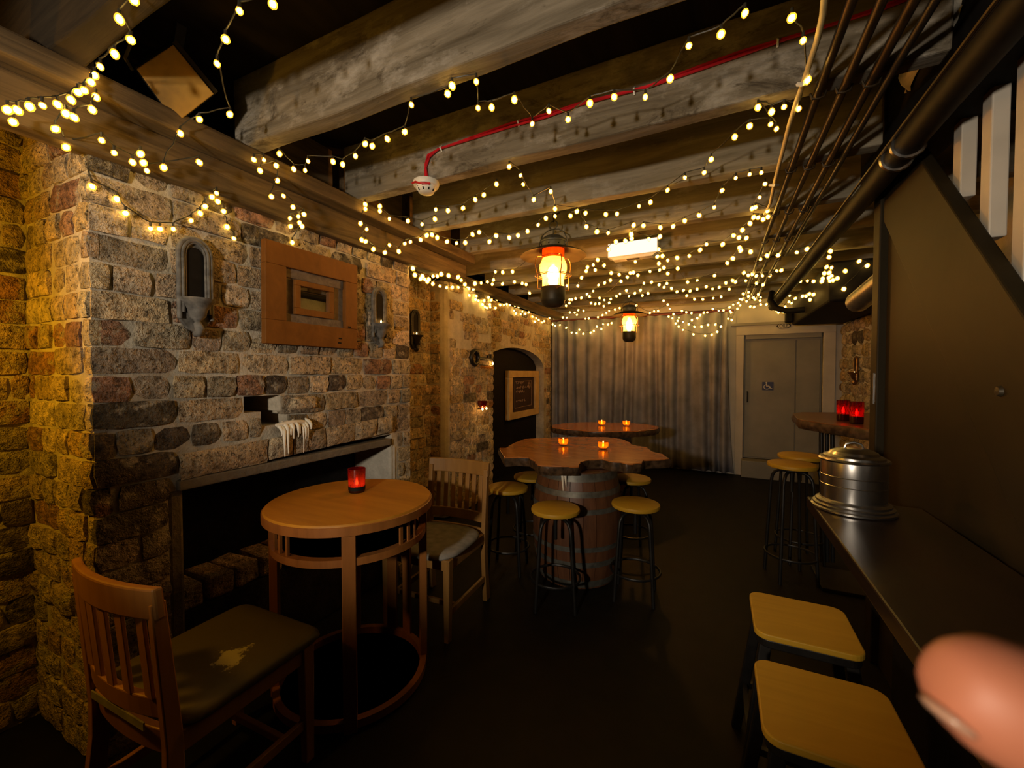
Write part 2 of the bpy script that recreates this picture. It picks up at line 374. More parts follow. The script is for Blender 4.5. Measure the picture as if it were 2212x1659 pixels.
# lintel stones over the opening, rising a little to the right, standing proud
lx = [(.905, 1.27, TAN), (1.275, 1.40, SND), (1.405, 1.60, GRY), (1.605, 1.80, TAN), (1.805, 1.985, SND), (1.99, 2.13, SND)]
for a, b, c in lx:
    za = FZ - .012 + (a - .9)*.035; n = 6
    def fn(u, v, a=a, b=b, za=za):
        e = min(u, 1-u, v, 1-v); y = a + (b-a)*u; z = za + v*.105 + (y-a)*.035
        k = noise.noise((y*14, z*14, 3))
        return (XC + .036 + .014*k - (.016 if e < .01 else 0), y, z)
    m_ = MB().grid(fn, n, 4); m_.box(XC-.10, XC+.018, a+.004, b-.004, za+.004, za+.10)
    o = m_.build('lintel_stone', BRICK, wch, 60); o.color = (*c, 1)
MB().box(-2.28, XC+.022, FY0-.02, FY1-.03, FZ-.055, FZ-.012).build('lintel_bar', DIMSTONE, wch, bevel=.006)
# loose stone beside the hole
o = MB().grid(lambda u, v: (XC + .045*(1-(2*u-1)**6)*(1-(2*v-1)**6) + .006*noise.noise((u*5, v*5, 1)), 1.375+.185*u, 1.225+.078*v), 8, 5).build('loose_brick', BRICK, wch, 60); o.color = (*SND, 1)
# plastered jambs and the sooty firebox
MB().box(-2.3, XC+.006, FY1-.005, FY1+.055, 0, FZ-.05).build('jamb_plaster', PLASTER, wch, bevel=.03)
MB().box(-2.3, XC+.004, FY0-.05, FY0+.004, 0, FZ-.05).build('jamb_plaster', DIMSTONE, wch, bevel=.012)
MB().box(-2.305, -2.29, FY0, FY1, 0, FZ).build('fireback', SOOT, wch)
MB().box(-2.3, -2.02, FY0, FY1, 0, .40).build('hearth_block', SOOT, wch, bevel=.01)
for i in range(10):                                       # brick-on-edge curb in the firebox
    y = FY0 + .06 + i*.122
    o = MB().box(-.11, .11, -.055, .055, 0, .10).build('curb_brick', BRICK, wch, bevel=.014); o.location = (-2.13+random.uniform(-.01,.01), y, .40)
    o.rotation_euler = (random.uniform(-.06,.06), random.uniform(-.05,.05), random.uniform(-.08,.08)); o.color = pick(3, 2, 1, 1, 2, 0)
# --- alcove wall on the near left, recess wall, pier, arch wall
wal = structure(MB().box(-2.8, XA, -3.2, Y0 + .02, 0, 2.7).build('wall_left', MORTAR))
brick_wall(wal, '+X', XA, -.45, Y0, 0, 2.5, lambda u, z: pick(3, 2, 2, 3, 1, 2))
wre = structure(MB().box(-2.8, -2.5, Y1, 3.285, 0, 2.7).build('wall_recess', MORTAR))
brick_wall(wre, '+X', -2.5, Y1 + .1, 3.285, .3, 2.4, lambda u, z: lite(3, 1, .3, 1, 3, 4))
wpi = structure(MB().box(-2.8, XP, 3.285, 4.235, 0, 2.32).build('wall_pier', PLASTER, bevel=.05))
def pier_skip(a, b, za, zb): return za > 1.62 and random.random() < .5
brick_wall(wpi, '+X', XP, 3.36, 4.235, .0, 2.28, lambda u, z: lite(3, 2, .2, 1, 5, 2), pier_skip, course=.092)
brick_wall(wpi, '-Y', 3.285, -2.5, XP - .05, .0, 2.2, lambda u, z: lite(3, 1, .2, 1, 3, 4), pier_skip)
AY, AW, AZ, AR = 5.255, .985, 1.47, .30
def arch_z(y):
    t = (y - AY)/AW
    return -1 if abs(t) >= 1 else AZ + AR*math.sqrt(max(0, 1 - t*t))
w = MB(); n = 28
w.box(-2.66, -2.5, 4.2, AY-AW, 0, 2.32); w.box(-2.66, -2.5, AY+AW, 6.62, 0, 2.32)
for i in range(n):
    a = AY - AW*math.cos(PI*i/n); b = AY - AW*math.cos(PI*(i+1)/n); za = max(arch_z(a), AZ); zb = max(arch_z(b), AZ)
    w.add([(-2.66,a,za),(-2.5,a,za),(-2.5,b,zb),(-2.66,b,zb),(-2.66,a,2.32),(-2.5,a,2.32),(-2.5,b,2.32),(-2.66,b,2.32)],
          [(0,3,2,1),(4,5,6,7),(0,1,5,4),(1,2,6,5),(2,3,7,6),(3,0,4,7)])
war = structure(w.build('wall_arch', MORTAR))
brick_wall(war, '+X', -2.5, 4.25, 6.58, .0, 2.28, lambda u, z: lite(3, 1, .3, 1, 5, 3),
           lambda a, b, za, zb: max(arch_z(a), arch_z(b), arch_z((a+b)/2)) > za - .01 or (za > 1.75 and random.random() < .2))
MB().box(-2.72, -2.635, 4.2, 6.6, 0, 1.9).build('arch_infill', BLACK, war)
# --- far wall, door, right wall, wall behind the camera
wfa = structure(MB().box(-2.8, .24, 6.62, 6.9, 0, 2.7).box(1.26, 1.7, 6.62, 6.9, 0, 2.7).box(.24, 1.26, 6.62, 6.9, 1.99, 2.7).build('wall_far', FRAMEM))
dl = onY(1606, 800, 6.64).x; dr = onY(1776, 800, 6.64).x; dt = onY(1690, 722, 6.64).z; db = onY(1690, 995, 6.64).z
door = structure(MB().box(dl, dr, 6.66, 6.72, db, dt).build('door_1', DOORM))
xm = onY(1719, 800, 6.66).x
lf = MB().box(dl+.02, xm-.006, 6.645, 6.67, db+.02, dt-.08).build('door_leaf', DOORM, door, bevel=.004)
MB().box(xm+.006, dr-.02, 6.645, 6.67, db+.02, dt-.08).build('door_leaf', DOORM, door, bevel=.004)
MB().tube([(dl+.05, 6.645, 1.16), (dl+.05, 6.60, 1.16), (dl+.05, 6.60, 1.02), (dl+.05, 6.645, 1.02)], .008).build('door_handle', BLKMET, lf, 40)
MB().box(dl+.02, dr-.02, 6.60, 6.645, dt-.055, dt).build('door_closer_rail', DOORM, door)
jl = onY(1572, 800, 6.6).x
fr = structure(MB().box(dl-.10, dl, 6.585, 6.64, 0, dt+.02).box(dr, dr+.13, 6.585, 6.64, 0, dt+.02).box(dl-.10, dr+.13, 6.58, 6.64, dt, dt+.13).build('trim_1', FRAMEM, bevel=.006))
structure(MB().box(dl-.16, 1.44, 6.56, 6.62, dt+.13, dt+.165).build('trim_2', DOORM))
structure(MB().box(dl-.02, 1.43, 6.45, 6.66, 0, db-.005).build('floor_step', DOORM, bevel=.008))
structure(MB().box(jl-.1, dl-.10, 6.60, 6.64, 0, 2.2).build('trim_3', FRAMEM))
WR = 1.43
wri = structure(MB().box(WR, 1.7, 2.75, 6.9, 0, 2.7).build('wall_right', mortar_mat('pale_render', (.42,.39,.34), (.60,.56,.49), 7)))
structure(MB().box(1.40, 1.7, -3.2, 2.75, 0, 2.7).build('wall_stairwell', BLACK))
structure(MB().box(-2.8, 1.7, -3.4, -3.2, 0, 2.7).build('wall_back', plain('dark_back_wall', (.10,.085,.065), .9, world=True, scale=4)))
def stone_mesh(seed):
    rnd = random.Random(seed); k = 9; vs = []; fs = []
    for lv, (s, d) in enumerate(((1.0, -.03), (1.0, .004), (.82, .02), (.4, .026))):
        for i in range(k):
            q = 2*PI*i/k; r = (.5*s)*(1 + .16*math.sin(seed*1.7 + 3*q) + .07*math.sin(seed + 5*q)); vs.append((r*math.cos(q)*1.1, d, r*math.sin(q)))
    for lv in range(3):
        for i in range(k): fs.append((lv*k+i, lv*k+(i+1)%k, (lv+1)*k+(i+1)%k, (lv+1)*k+i))
    fs.append(tuple(range(3*k, 4*k))); return MB().add(vs, fs).mesh('stone', BRICK, 50)
STN = [stone_mesh(i) for i in range(7)]
z = .08
while z < 2.0:
    y = 5.0 + random.uniform(0,.1)
    while y < 6.58:
        s = random.uniform(.13, .22); o = bpy.data.objects.new('stone', random.choice(STN)); COL.objects.link(o); o.parent = wri
        o.location = (WR - .004, y + s/2, z + random.uniform(-.015,.015)); o.rotation_euler = (0, random.uniform(-.3,.3), PI/2); o.scale = (s*.95, 1, .15*random.uniform(.85,1.1)); o.color = pick(4, 2, .6, 1, 4, 2)
        y += s + .012
    z += .145
# ================================================================= STAIR, PIPES AND SERVICES ON THE RIGHT
XS = .70
def stz(y): return 1.556 + 1.06*(y - 1.525)
def yz(x0, x1): return lambda u, v, t: (x1 if t else x0, u, v)
wst = structure(MB().prism([(2.57,0),(2.57,stz(2.57)-.53),(.62,0)], yz(XS+.020, XS+.045)).build('wall_stair', PANEL))
MB().prism([(2.57,stz(2.57)-.525),(2.57,2.30),(2.225,2.30),(.06,0),(.58,0)], yz(XS, XS+.045)).build('stringer', PANEL, wst, bevel=.006)
MB().box(XS-.012, XS+.07, 2.575, 2.665, 0, 2.30).build('end_post', PANEL, wst, bevel=.006)
MB().box(XS-.016, XS-.012, 2.60, 2.612, 1.27, 1.42).build('hinge', STEEL, wst)
MB().lathe([(0,0),(.012,.004),(.016,.012),(.012,.02),(0,.022)], 14).xf(Matrix.Translation((XS+.012, 1.62, 1.37)) @ Matrix.Rotation(-PI/2, 4, 'Y')).build('knob', DULLBR, wst, 40)
for y in (2.03, 1.85, 1.68, 1.51, 1.34):
    MB().box(XS+.05, XS+.092, y-.028, y+.028, stz(y)-.06, 2.66).build('baluster', CREAM, wst, bevel=.004)
tr4 = structure(MB().box(XS-.06, XS+.10, -.4, 2.70, 2.30, 2.69).build('trim_4', BLACK, bevel=.006))
MB().grid(lambda u, v: (XS-.064 - .035*(1-(2*u-1)**4)*(1-(2*v-1)**4) - .02*noise.noise((u*7, v*5, 2)), 1.72+.42*u, 2.50+.19*v - .05*noise.noise((u*4, 0, v))), 16, 8).build('plaster_patch', PLASTER, tr4, 60)
def pipe(name, x, z, r, y0, y1, mat, label, clips=True):
    t = thing(name, label, 'pipe', (x, y0, z))
    MB().tube([(0, (y1-y0)*i/12, .004*math.sin(i*2.1+x*40)) for i in range(13)], r, 12).build('run', mat, t, 50)
    if clips:
        for y in JY:
            if y0 < y < y1 - .1: MB().tube([(-r*1.7, y-y0, .004), (-r*1.25, y-y0, -r*1.1), (0, y-y0, -r*1.35), (r*1.25, y-y0, -r*1.1), (r*1.7, y-y0, .004)], r*.28, 6).build('clip', COPPER, t, 50)
    return t
PG = 'pipes running under the joists'
pipe('copper_pipe', .298, 2.372, .0135, -.5, 6.2, COPPER, 'thin copper pipe under the joists, nearest to the cream cable', True)
pipe('copper_pipe', .368, 2.372, .0135, -.5, 6.3, COPPER, 'thin copper pipe under the joists, second from the cream cable', True)
pipe('copper_pipe', .440, 2.372, .0145, -.5, 6.3, COPPER, 'thin copper pipe under the joists, third from the cream cable', True)
pipe('black_pipe', .485, 2.366, .012, -.5, 4.0, BLKMET, 'thin black pipe beside the third copper pipe', False)
bp = pipe('drain_pipe', .625, 2.268, .045, -.5, 6.3, IRONPIPE, 'thick black drain pipe slanting towards the toilet door', False)
MB().tube([(-.048, 0, .024), (-.048, 6.8, .024)], .006, 6).build('edge_highlight', COPPER, bp, 50)  # thin tube imitating the highlight along the pipe's left edge
for yy in (2.55, 2.66): MB().tube([(.048*math.cos(q), yy, .048*math.sin(q)) for q in [2*PI*k/18 for k in range(18)]], .009, 6, True).build('hose_clamp', STEEL, bp, 50)
t = thing('cream_cable', 'cream cable clipped across the joists beside the copper pipes', 'cable')
cpx = [(1784,-30),(1778,30),(1766,85),(1748,140),(1737,175),(1722,215),(1705,270),(1690,330),(1673,395),(1664,440),(1652,462)]
MB().tube([onZ(x, y, 2.366) for x, y in cpx], .0085, 8).build('cable', CABLE, t, 60)
for x, y in ((1733,182),(1672,400)): MB().tube([onZ(x-9,y,2.375), onZ(x,y,2.352), onZ(x+9,y,2.375)], .007, 6).build('clip', WHITE, t, 50)
tag(MB().box(.84, WR-.045, 4.35, 6.3, 2.02, 2.36).box(.76, .84, 6.15, 6.3, 2.05, 2.22).build('air_duct', BLACK, bevel=.02), 'black boxed air duct under the joists by the stone wall', 'duct')
b = MB(); p0 = Vector((.905, 3.85, 1.93)); p1 = Vector((1.0, 2.95, 2.10)); pts = []; rs = []
for i in range(40):
    pts.append(p0.lerp(p1, i/39)); rs.append(.068 + .007*math.sin(i*PI))
    rs[-1] = .066 + (.008 if i % 2 else 0)
fd = tag(b.tube(pts, rs, 16).build('flexible_duct', SILVER, None, 70), 'silver foil flexible duct sticking out beside the dark post', 'duct')
tag(MB().tube([onD(1668,632,4.9), onD(1664,650,4.8), onD(1677,666,4.7), onD(1702,672,4.6), onD(1745,668,4.5), onD(1772,658,4.45)], .032, 10).build('rubber_hose', BLACK, None, 60), 'black rubber hose curving below the drain pipe end', 'hose')
MB().tube([(.95,3.48,2.40),(.952,3.48,2.075)], .004, 6).build('strap', BLKMET, fd)
# cables on the second joist, detector
jf = JY[2] - .048
det = onZ(928, 402, Z_J - .012)
det.y = JY[2] - .03
t = thing('red_fire_cable', 'pair of red alarm cables running along the joist to the detector', 'cable')
cp = [(921,384),(919,360),(926,338),(948,322),(1000,304),(1100,270),(1180,250),(1250,226),(1330,205),(1400,186),(1500,150),(1600,116),(1700,84),(1800,52),(1900,18),(1960,-5)]
for k, dy in enumerate((-4, 4)):
    MB().tube([onY(x + dy*.4*(i % 3 - 1), y + dy*(.5 + .5*math.sin(i*1.3+k)), jf) for i, (x, y) in enumerate(cp)], .0055, 6).build('cable', REDC, t, 60)
for x, y in ((953,320),(1120,264),(1370,195),(1680,90)): 
    c = onY(x, y, jf); MB().tube([c+Vector((0,.006,.014)), c+Vector((0,-.010,0)), c+Vector((0,.006,-.014))], .004, 6).build('clip', WHITE, t, 50)
t = thing('smoke_detector', 'round white smoke detector under the joist at the end of the red cable', 'detector', (det.x, det.y, Z_J))
MB().lathe([(.0,-.002),(.064,-.002),(.066,-.012),(.062,-.026),(.052,-.03)], 28).build('base', WHITE, t, 40)
dm = MB().lathe([(.052,-.03),(.05,-.042),(.036,-.058),(.012,-.062),(0,-.062)], 28).build('dome', WHITE, t, 40)
for k in range(10):
    q = 2*PI*k/10; MB().bar((.050*math.cos(q), .050*math.sin(q), -.036), (.041*math.cos(q), .041*math.sin(q), -.055), .006, .003).build('vent', BLACK, dm)
MB().tube([(-.05,-.045,-.016),(-.02,-.06,-.022),(.02,-.055,-.034),(.045,-.03,-.03)], .006, 6).build('red_mark', REDC, t, 60)
# emergency light box
c = onZ(1368, 553, 2.352)
t = thing('emergency_light', 'white box-shaped emergency light fixed on a middle joist', 'light', (c.x, JY[5]-.045, 2.35), R_(-1.5))
MB().box(-.195, .195, -.09, 0, 0, .115).build('housing', WHITE, t, bevel=.006)
MB().prism([(-.18,.0),(.18,.0),(.15,-.022),(-.15,-.022)], lambda u, v, k: (u, -.085 + .08*k, v)).build('diffuser', WHITE, t, bevel=.004)
MB().box(-.05, .05, -.07, -.02, -.0225, -.021).build('print', GREYSEAT, t)
MB().box(-.188, .188, -.0915, -.0895, .006, .109).build('lit_panel', emit('emergency_panel_glow', (1.0,.93,.78), 1.0), t)
# speaker hung near the ceiling on the left
cc = onD(378, 180, 1.5); vn = (EYE - cc).normalized()
vn = (vn + Vector((.0, 0, -.10)) + Rv*.10).normalized()
def onP(px, py): r = ray(px, py); return EYE + r*((cc - EYE).dot(vn)/r.dot(vn))
c = [onP(290,147), onP(374,92), onP(466,204), onP(380,270)]
nrm = (c[1]-c[0]).cross(c[3]-c[0]).normalized()
if nrm.dot(EYE - c[0]) < 0: nrm = -nrm
t = thing('loudspeaker', 'dark loudspeaker with gold cloth front hung high in the corner', 'speaker', (0,0,0))
MB().add(c + [p - nrm*.15 for p in c], [(0,1,2,3),(7,6,5,4),(0,4,5,1),(1,5,6,2),(2,6,7,3),(3,7,4,0)]).build('cabinet', BLACK, t, bevel=.006)
mid = sum(c, Vector())/4
g = [mid + (p - mid)*.95 + nrm*.001 for p in c]
MB().add(g + [p + nrm*.006 for p in g], [(7,6,5,4),(0,1,2,3),(0,4,5,1),(1,5,6,2),(2,6,7,3),(3,7,4,0)]).build('grille', GRILLE, t, bevel=.003)
MB().bar(c[1] - nrm*.02, c[2] - nrm*.02, .012, .03).build('edge_trim', STEEL, t)
MB().tube([onD(300,68,1.6), onD(282,95,1.6), onD(270,125,1.58), onD(285,150,1.55)], .006, 6).build('lead', CABLE, t, 60)
MB().bar(mid - nrm*.14, Vector((mid.x-.02, mid.y+.03, 2.70)), .03, .02).build('bracket', BLKMET, t)
# ================================================================= CURTAIN
def curt(u, v):
    x = -2.46 + u*(2.46 + .12 + .10*(1-v)**2); a = .034 + .018*(1-v)
    y = 6.525 + a*math.sin(x*36 + 3.6*noise.noise((x*3, v*.6, 0))) + .03*noise.noise((x*5, v*.8, 4))
    return (x, y, .03 + v*2.24)
t = thing('curtain', 'long grey pleated curtain drawn across the far wall', 'curtain', (0,0,0))
o = MB().grid(curt, 300, 10).build('cloth', CURT, t, 80); sm = o.modifiers.new('thick', 'SOLIDIFY'); sm.thickness = .004
MB().tube([(-2.48, 6.53, 2.285), (.2, 6.53, 2.285)], .014, 8).build('rod', DARKRED, t, 50)
MB().box(-1.9, .0, 6.60, 6.615, 2.25, 2.32).build('pelmet', DARKRED, t)
# ================================================================= SIGNS
c = onY(1693, 704, 6.575); wd = (onY(1709,704,6.575).x - onY(1677,704,6.575).x)
t = thing('toilet_sign', 'small long plaque reading TOILET above the door', 'sign', (c.x, 6.575, c.z))
h = .032
MB().prism([(-wd/2,0),(-wd/2+h,-h),(wd/2-h,-h),(wd/2,0),(wd/2-h,h),(-wd/2+h,h)], lambda u, v, k: (u, .003 - .006*k, v)).build('border', BLACK, t)
MB().prism([(-wd/2+.012,0),(-wd/2+h,-h+.008),(wd/2-h,-h+.008),(wd/2-.012,0),(wd/2-h,h-.008),(-wd/2+h,h-.008)], lambda u, v, k: (u, -.003 - .002*k, v)).build('plate', FRAMEM, t)
def text(body, size, mat, parent, loc, rot, ex=.0008, name='lettering'):
    cu = bpy.data.curves.new(name, 'FONT'); cu.body = body; cu.size = size; cu.align_x = 'CENTER'; cu.align_y = 'CENTER'; cu.extrude = ex; cu.materials.append(mat)
    o = bpy.data.objects.new(name, cu); COL.objects.link(o); 
    bpy.context.view_layer.update(); me = bpy.data.meshes.new_from_object(o.evaluated_get(bpy.context.evaluated_depsgraph_get()))
    bpy.data.objects.remove(o); o = bpy.data.objects.new(name, me); COL.objects.link(o)
    o.parent = parent; o.location = loc; o.rotation_euler = rot; return o
tx = text('TOILET', .058, BLACK, t, (0, -.0062, 0), (PI/2, 0, 0)); tx.scale = (.85, 1, 1)
c = onY(1658.5, 834, 6.64)
t = thing('accessible_sign', 'small dark blue wheelchair symbol sign on the toilet door', 'sign', (c.x, 6.64, c.z))
MB().box(-.066, .066, -.003, .003, -.056, .056).build('plate', BLUE, t)
q = MB().tube([(-.012+.034*math.cos(a), -.004, -.012+.030*math.sin(a)) for a in [R_(100+i*18) for i in range(15)]], .005, 6)
q.tube([(-.018,-.004,.034),(-.014,-.004,-.002),(.022,-.004,-.004),(.036,-.004,-.034),(.05,-.004,-.030)], .006, 6)
q.tube([(-.016,-.004,.014),(.014,-.004,.012)], .005, 6).lathe([(0,-.002),(.010,-.002),(.010,.002),(0,.002)], 12)
q.v[-48:] = [(x*1-.018, -.004 + z*.5, y + .045) for x, y, z in q.v[-48:]]
q.build('symbol', WHSIGN, t)
# ================================================================= WALL ORNAMENTS
def arch_poly(w, h, n=12): return [(-w/2,0)] + [(w/2*math.cos(PI - PI*i/n), h - w/2 + w/2*math.sin(PI - PI*i/n)) for i in range(n+1)][0:] + [(w/2,0)]
def make_sconce(name, label, mat, loc, rz, k=1.0, lit=True):
    """local: plate in the x-z plane, y = outward."""
    t = thing(name, label, 'sconce', loc, rz, 'arched candle sconces on the brick walls')
    pts = [(-.055,.05),(-.055,.30)] + [(-.055*math.cos(PI*i/10), .30 + .06*math.sin(PI*i/10)) for i in range(1,10)] + [(.055,.30),(.055,.05),(.03,.015),(0,.0),(-.03,.015)]
    MB().prism([(u*k, v*k) for u, v in pts], lambda u, v, q: (u, .004 + .016*q, v)).build('backplate', mat, t, bevel=.004*k)
    MB().prism([(u*.56*k, (.19 + (v-.19)*.80)*k) for u, v in pts[:13]], lambda u, v, q: (u, .021 + .002*q, v)).build('niche_shade', BLACK, t)  # black sheet stands in for the shade inside the hollow niche
    for s, r, y in ((1.0,.009,.022),(.80,.007,.026),(.64,.005,.024)):
        MB().tube([(u*k*s, y*k, (.17 + (v-.17)*(s*.25+.75 if v > .17 else s))*k) for u, v in pts[:13]], r*k, 8).build('moulding', mat, t, 60)
    MB().lathe([(.004,.0),(.014,.018),(.03,.035),(.036,.06),(.050,.085),(.062,.095),(.064,.105),(.056,.105),(.04,.09),(.0,.088)], 18, (0,.030*k,.03*k), 0, 2*PI).xf(Matrix.Diagonal((1,1,1,1))).build('bowl', mat, t, 50)
    MB().tube([(0,.03*k,.035*k),(0,.045*k,.015*k),(0,.036*k,-.004*k),(0,.018*k,-.008*k),(0,.012*k,.01*k)], [.014*k,.016*k,.014*k,.010*k,.006*k], 10).build('scroll', mat, t, 60)
    if lit:
        cn = MB().lathe([(0,0),(.012,0),(.012,.02),(0,.02)], 12, (0,.035*k,.12*k)).build('candle', WAX, t, 40)
        MB().lathe([(0,0),(.004,.004),(.0045,.009),(.0,.020)], 8, (0,.035*k,.141*k)).build('flame', FLAME, cn, 60)
    return t
yc = onX(405, 620, XC).y
make_sconce('wall_sconce', 'dark arched niche sconce left of the wooden mirror frame', STONEC, (XC+.012, .965, 1.585), -PI/2, 1.06, False)
make_sconce('wall_sconce', 'grey arched sconce with a lit candle right of the wooden mirror frame', STONEC, (XC+.012, 2.00, 1.595), -PI/2, 1.0)
make_sconce('wall_sconce', 'black sconce with a lit candle in the yellow recess', BLKMET, (-2.485, 3.02, 1.63), -PI/2, 1.0)
make_sconce('wall_sconce', 'rusty sconce with a lit candle on the far stone wall', BRASS, (WR-.03, 5.85, 1.30), PI/2, .85)
# big wooden frame with nested mirror
t = thing('wood_mirror', 'small mirror in a wide orange wooden frame on the chimney bricks', 'mirror', (XC+.02, 1.527, 1.805), -PI/2)
t.rotation_euler = (R_(-1.0), 0, -PI/2)
WF, HF, B = .555, .488, .108
def frame4(par, w, h, bl, br, bt, bb, y0, y1, mat, bev=.003, name='frame_board'):
    MB().box(-w/2, w/2, y0, y1, h/2-bt, h/2).build(name, mat, par, bevel=bev); MB().box(-w/2, w/2, y0, y1, -h/2, -h/2+bb).build(name, mat, par, bevel=bev)
    MB().box(-w/2, -w/2+bl, y0, y1, -h/2+bb, h/2-bt).build(name, mat, par, bevel=bev); MB().box(w/2-br, w/2, y0, y1, -h/2+bb, h/2-bt).build(name, mat, par, bevel=bev)
frame4(t, WF, HF, .085, .107, .108, .115, -.004, .030, FRAMEW)
MB().box(-WF/2+.07, WF/2-.08, -.003, .004, -HF/2+.1, HF/2-.1).build('back_board', WEATH, t)
for zz, hh in ((.115,.05),(-.115,.055)): MB().box(-WF/2+.085, WF/2-.107, .003, .011, zz-hh/2, zz+hh/2).build('weathered_slat', WEATH, t, bevel=.004)
inn = frame4(t, .235, .175, .030, .030, .028, .034, .004, .024, FRAMEW)
MB().box(-.09, .09, .006, .009, -.062, .064).build('mirror_glass', MIRROR, t)
for x_, z_ in ((-.155,-.19),(-.15,-.215),(-.22,-.12)): MB().box(x_-.012, x_+.012, .0296, .0304, z_-.004, z_+.004).build('nail_mark', BLACK, t)
# key-shaped candle rack on the pier
c0 = onX(1018, 772, XP+.03); c1 = onX(1062, 772, XP+.03)
t = thing('iron_key_rack', 'iron key-shaped rack with glinting glass drops on the brick pier', 'rack', (XP+.03, c0.y, c0.z))
MB().tube([(0, .07+.075*math.cos(q), .075*math.sin(q)) for q in [2*PI*k/8 for k in range(8)]], .024, 8, True).build('bow', BLKMET, t, 60)
MB().tube([(0,.14,0),(0,.24,-.006),(0,.46,-.006)], [.024,.016,.014], 8).build('shaft', BLKMET, t, 60)
MB().box(-.012,.012,.40,.44,-.01,.05).box(-.012,.012,.34,.37,-.01,.035).build('bit', BLKMET, t)
MB().tube([(.01,.16,-.075),(.01,.47,-.082)], .006, 6).build('rail', BLKMET, t, 60)
for k in range(5): MB().lathe([(0,-.045),(.014,-.03),(.016,-.014),(.006,0),(0,0)], 10, (.014,.19+.06*k,-.075)).build('glass_drop', LAMPGL, t, 60)
MB().lathe([(0,0),(.007,.006),(.008,.016),(0,.034)], 8, (.02,.43,-.07)).build('flame', FLAME, t, 60)
# small red wall candle cup on the pier
c = onX(1040, 872, XP+.05)
t = thing('red_wall_candle', 'small red glass candle cup glowing on the brick pier', 'candle holder', (XP+.06, c.y, c.z))
MB().lathe([(.02,-.05),(.045,-.02),(.05,.03),(.047,.03),(.042,-.018),(.0,-.045)], 16).build('cup', WINEGL, t, 60)
MB().box(-.075,.0,-.012,.012,-.062,-.05).build('bracket', BLKMET, t)
MB().lathe([(.0,-.04),(.03,-.04),(.03,-.02),(0,-.02)], 12).build('wax', WAX, t, 40)
for dy in (-.045,.04): MB().lathe([(0,-.012),(.009,-.004),(.009,.006),(0,.018)], 8, (.03,dy,-.055)).build('flame', FLAME, t, 60)
# framed chalkboard under the arch
a = onX(1095, 850, -2.60); b_ = onX(1160, 850, -2.60); zt = onX(1127, 801, -2.6).z; zb = onX(1127, 901, -2.6).z
t = thing('chalkboard', 'chalkboard with faint writing in a pale wooden frame under the arch', 'chalkboard', (-2.60, (a.y+b_.y)/2, (zt+zb)/2), -PI/2)
wd = b_.y - a.y; hg = zt - zb; bw = .095
PALEF = wood('pale_gold_frame', (.42,.27,.09), (.66,.46,.19), (.3,1,.3), 16, .5, .1)
frame4(t, wd, hg, bw*1.5, bw*1.25, bw, bw, -.03, .035, PALEF, .006)
MB().box(-wd/2+.1, wd/2-.1, -.02, .004, -hg/2+.06, hg/2-.06).build('board', wood('brown_black_board', (.020,.008,.004), (.04,.015,.008), (1,1,1), 8, .7, 0), t)
q = MB(); iw = wd/2-.24; ih = hg/2-.15
q.tube([(-iw,.005,ih),(iw,.005,ih-.01),(iw,.005,-ih),(-iw,.005,-ih+.01)], .004, 4, True); q.build('chalk_border', CHALK, t)
for r_, (zz, x0, x1) in enumerate(((.17,.1,-.2),(.10,.3,-.35),(.04,.25,-.2),(-.09,.3,-.05))):
    b = MB(); x = iw*.85
    lim = -iw*.8 if r_ in (1,) else -iw*.1
    while x > lim:
        L = random.uniform(.03,.06); b.tube([(x - L*i/5, .005, zz*1.0 + random.uniform(-.022,.022)) for i in range(6)], .0045, 4); x -= L + .02
    b.build('chalk_writing', CHALK, t)
MB().tube([(-iw*.72+.05*math.cos(q_)*(1-.04*i), .005, ih*.62+.06*math.sin(q_)*(1-.04*i)) for i, q_ in enumerate([k*.7 for k in range(20)])], .004, 4).build('chalk_swirl', CHALK, t)
# wax run down the mantel stones
b = MB()
rw = random.Random(4)
for k in range(11):
    y = 1.325 + k*.015 + rw.uniform(-.010,.010); L = rw.choice((.02,.03,.05,.07,.12)); top = 1.168 - rw.uniform(0,.02); r = rw.uniform(.0045,.010)
    b.tube([(XC+.010, y, top+.012), (XC+.036, y+.003, top), (XC+.047, y+.004, top-.014), (XC+.050, y+.004, top-.02-L*.5), (XC+.050, y+rw.uniform(0,.006), top-.02-L)], [r, r*1.25, r*1.1, r*.6, r*.3], 7)
b.tube([(XC+.022, 1.31, 1.165), (XC+.030, 1.38, 1.170), (XC+.026, 1.44, 1.168), (XC+.02, 1.49, 1.162)], [.008,.014,.013,.007], 8)
t = tag(b.build('candle_wax_run', WAX, None, 70), 'white candle wax dripping over the mantel stones below the hole', 'wax')
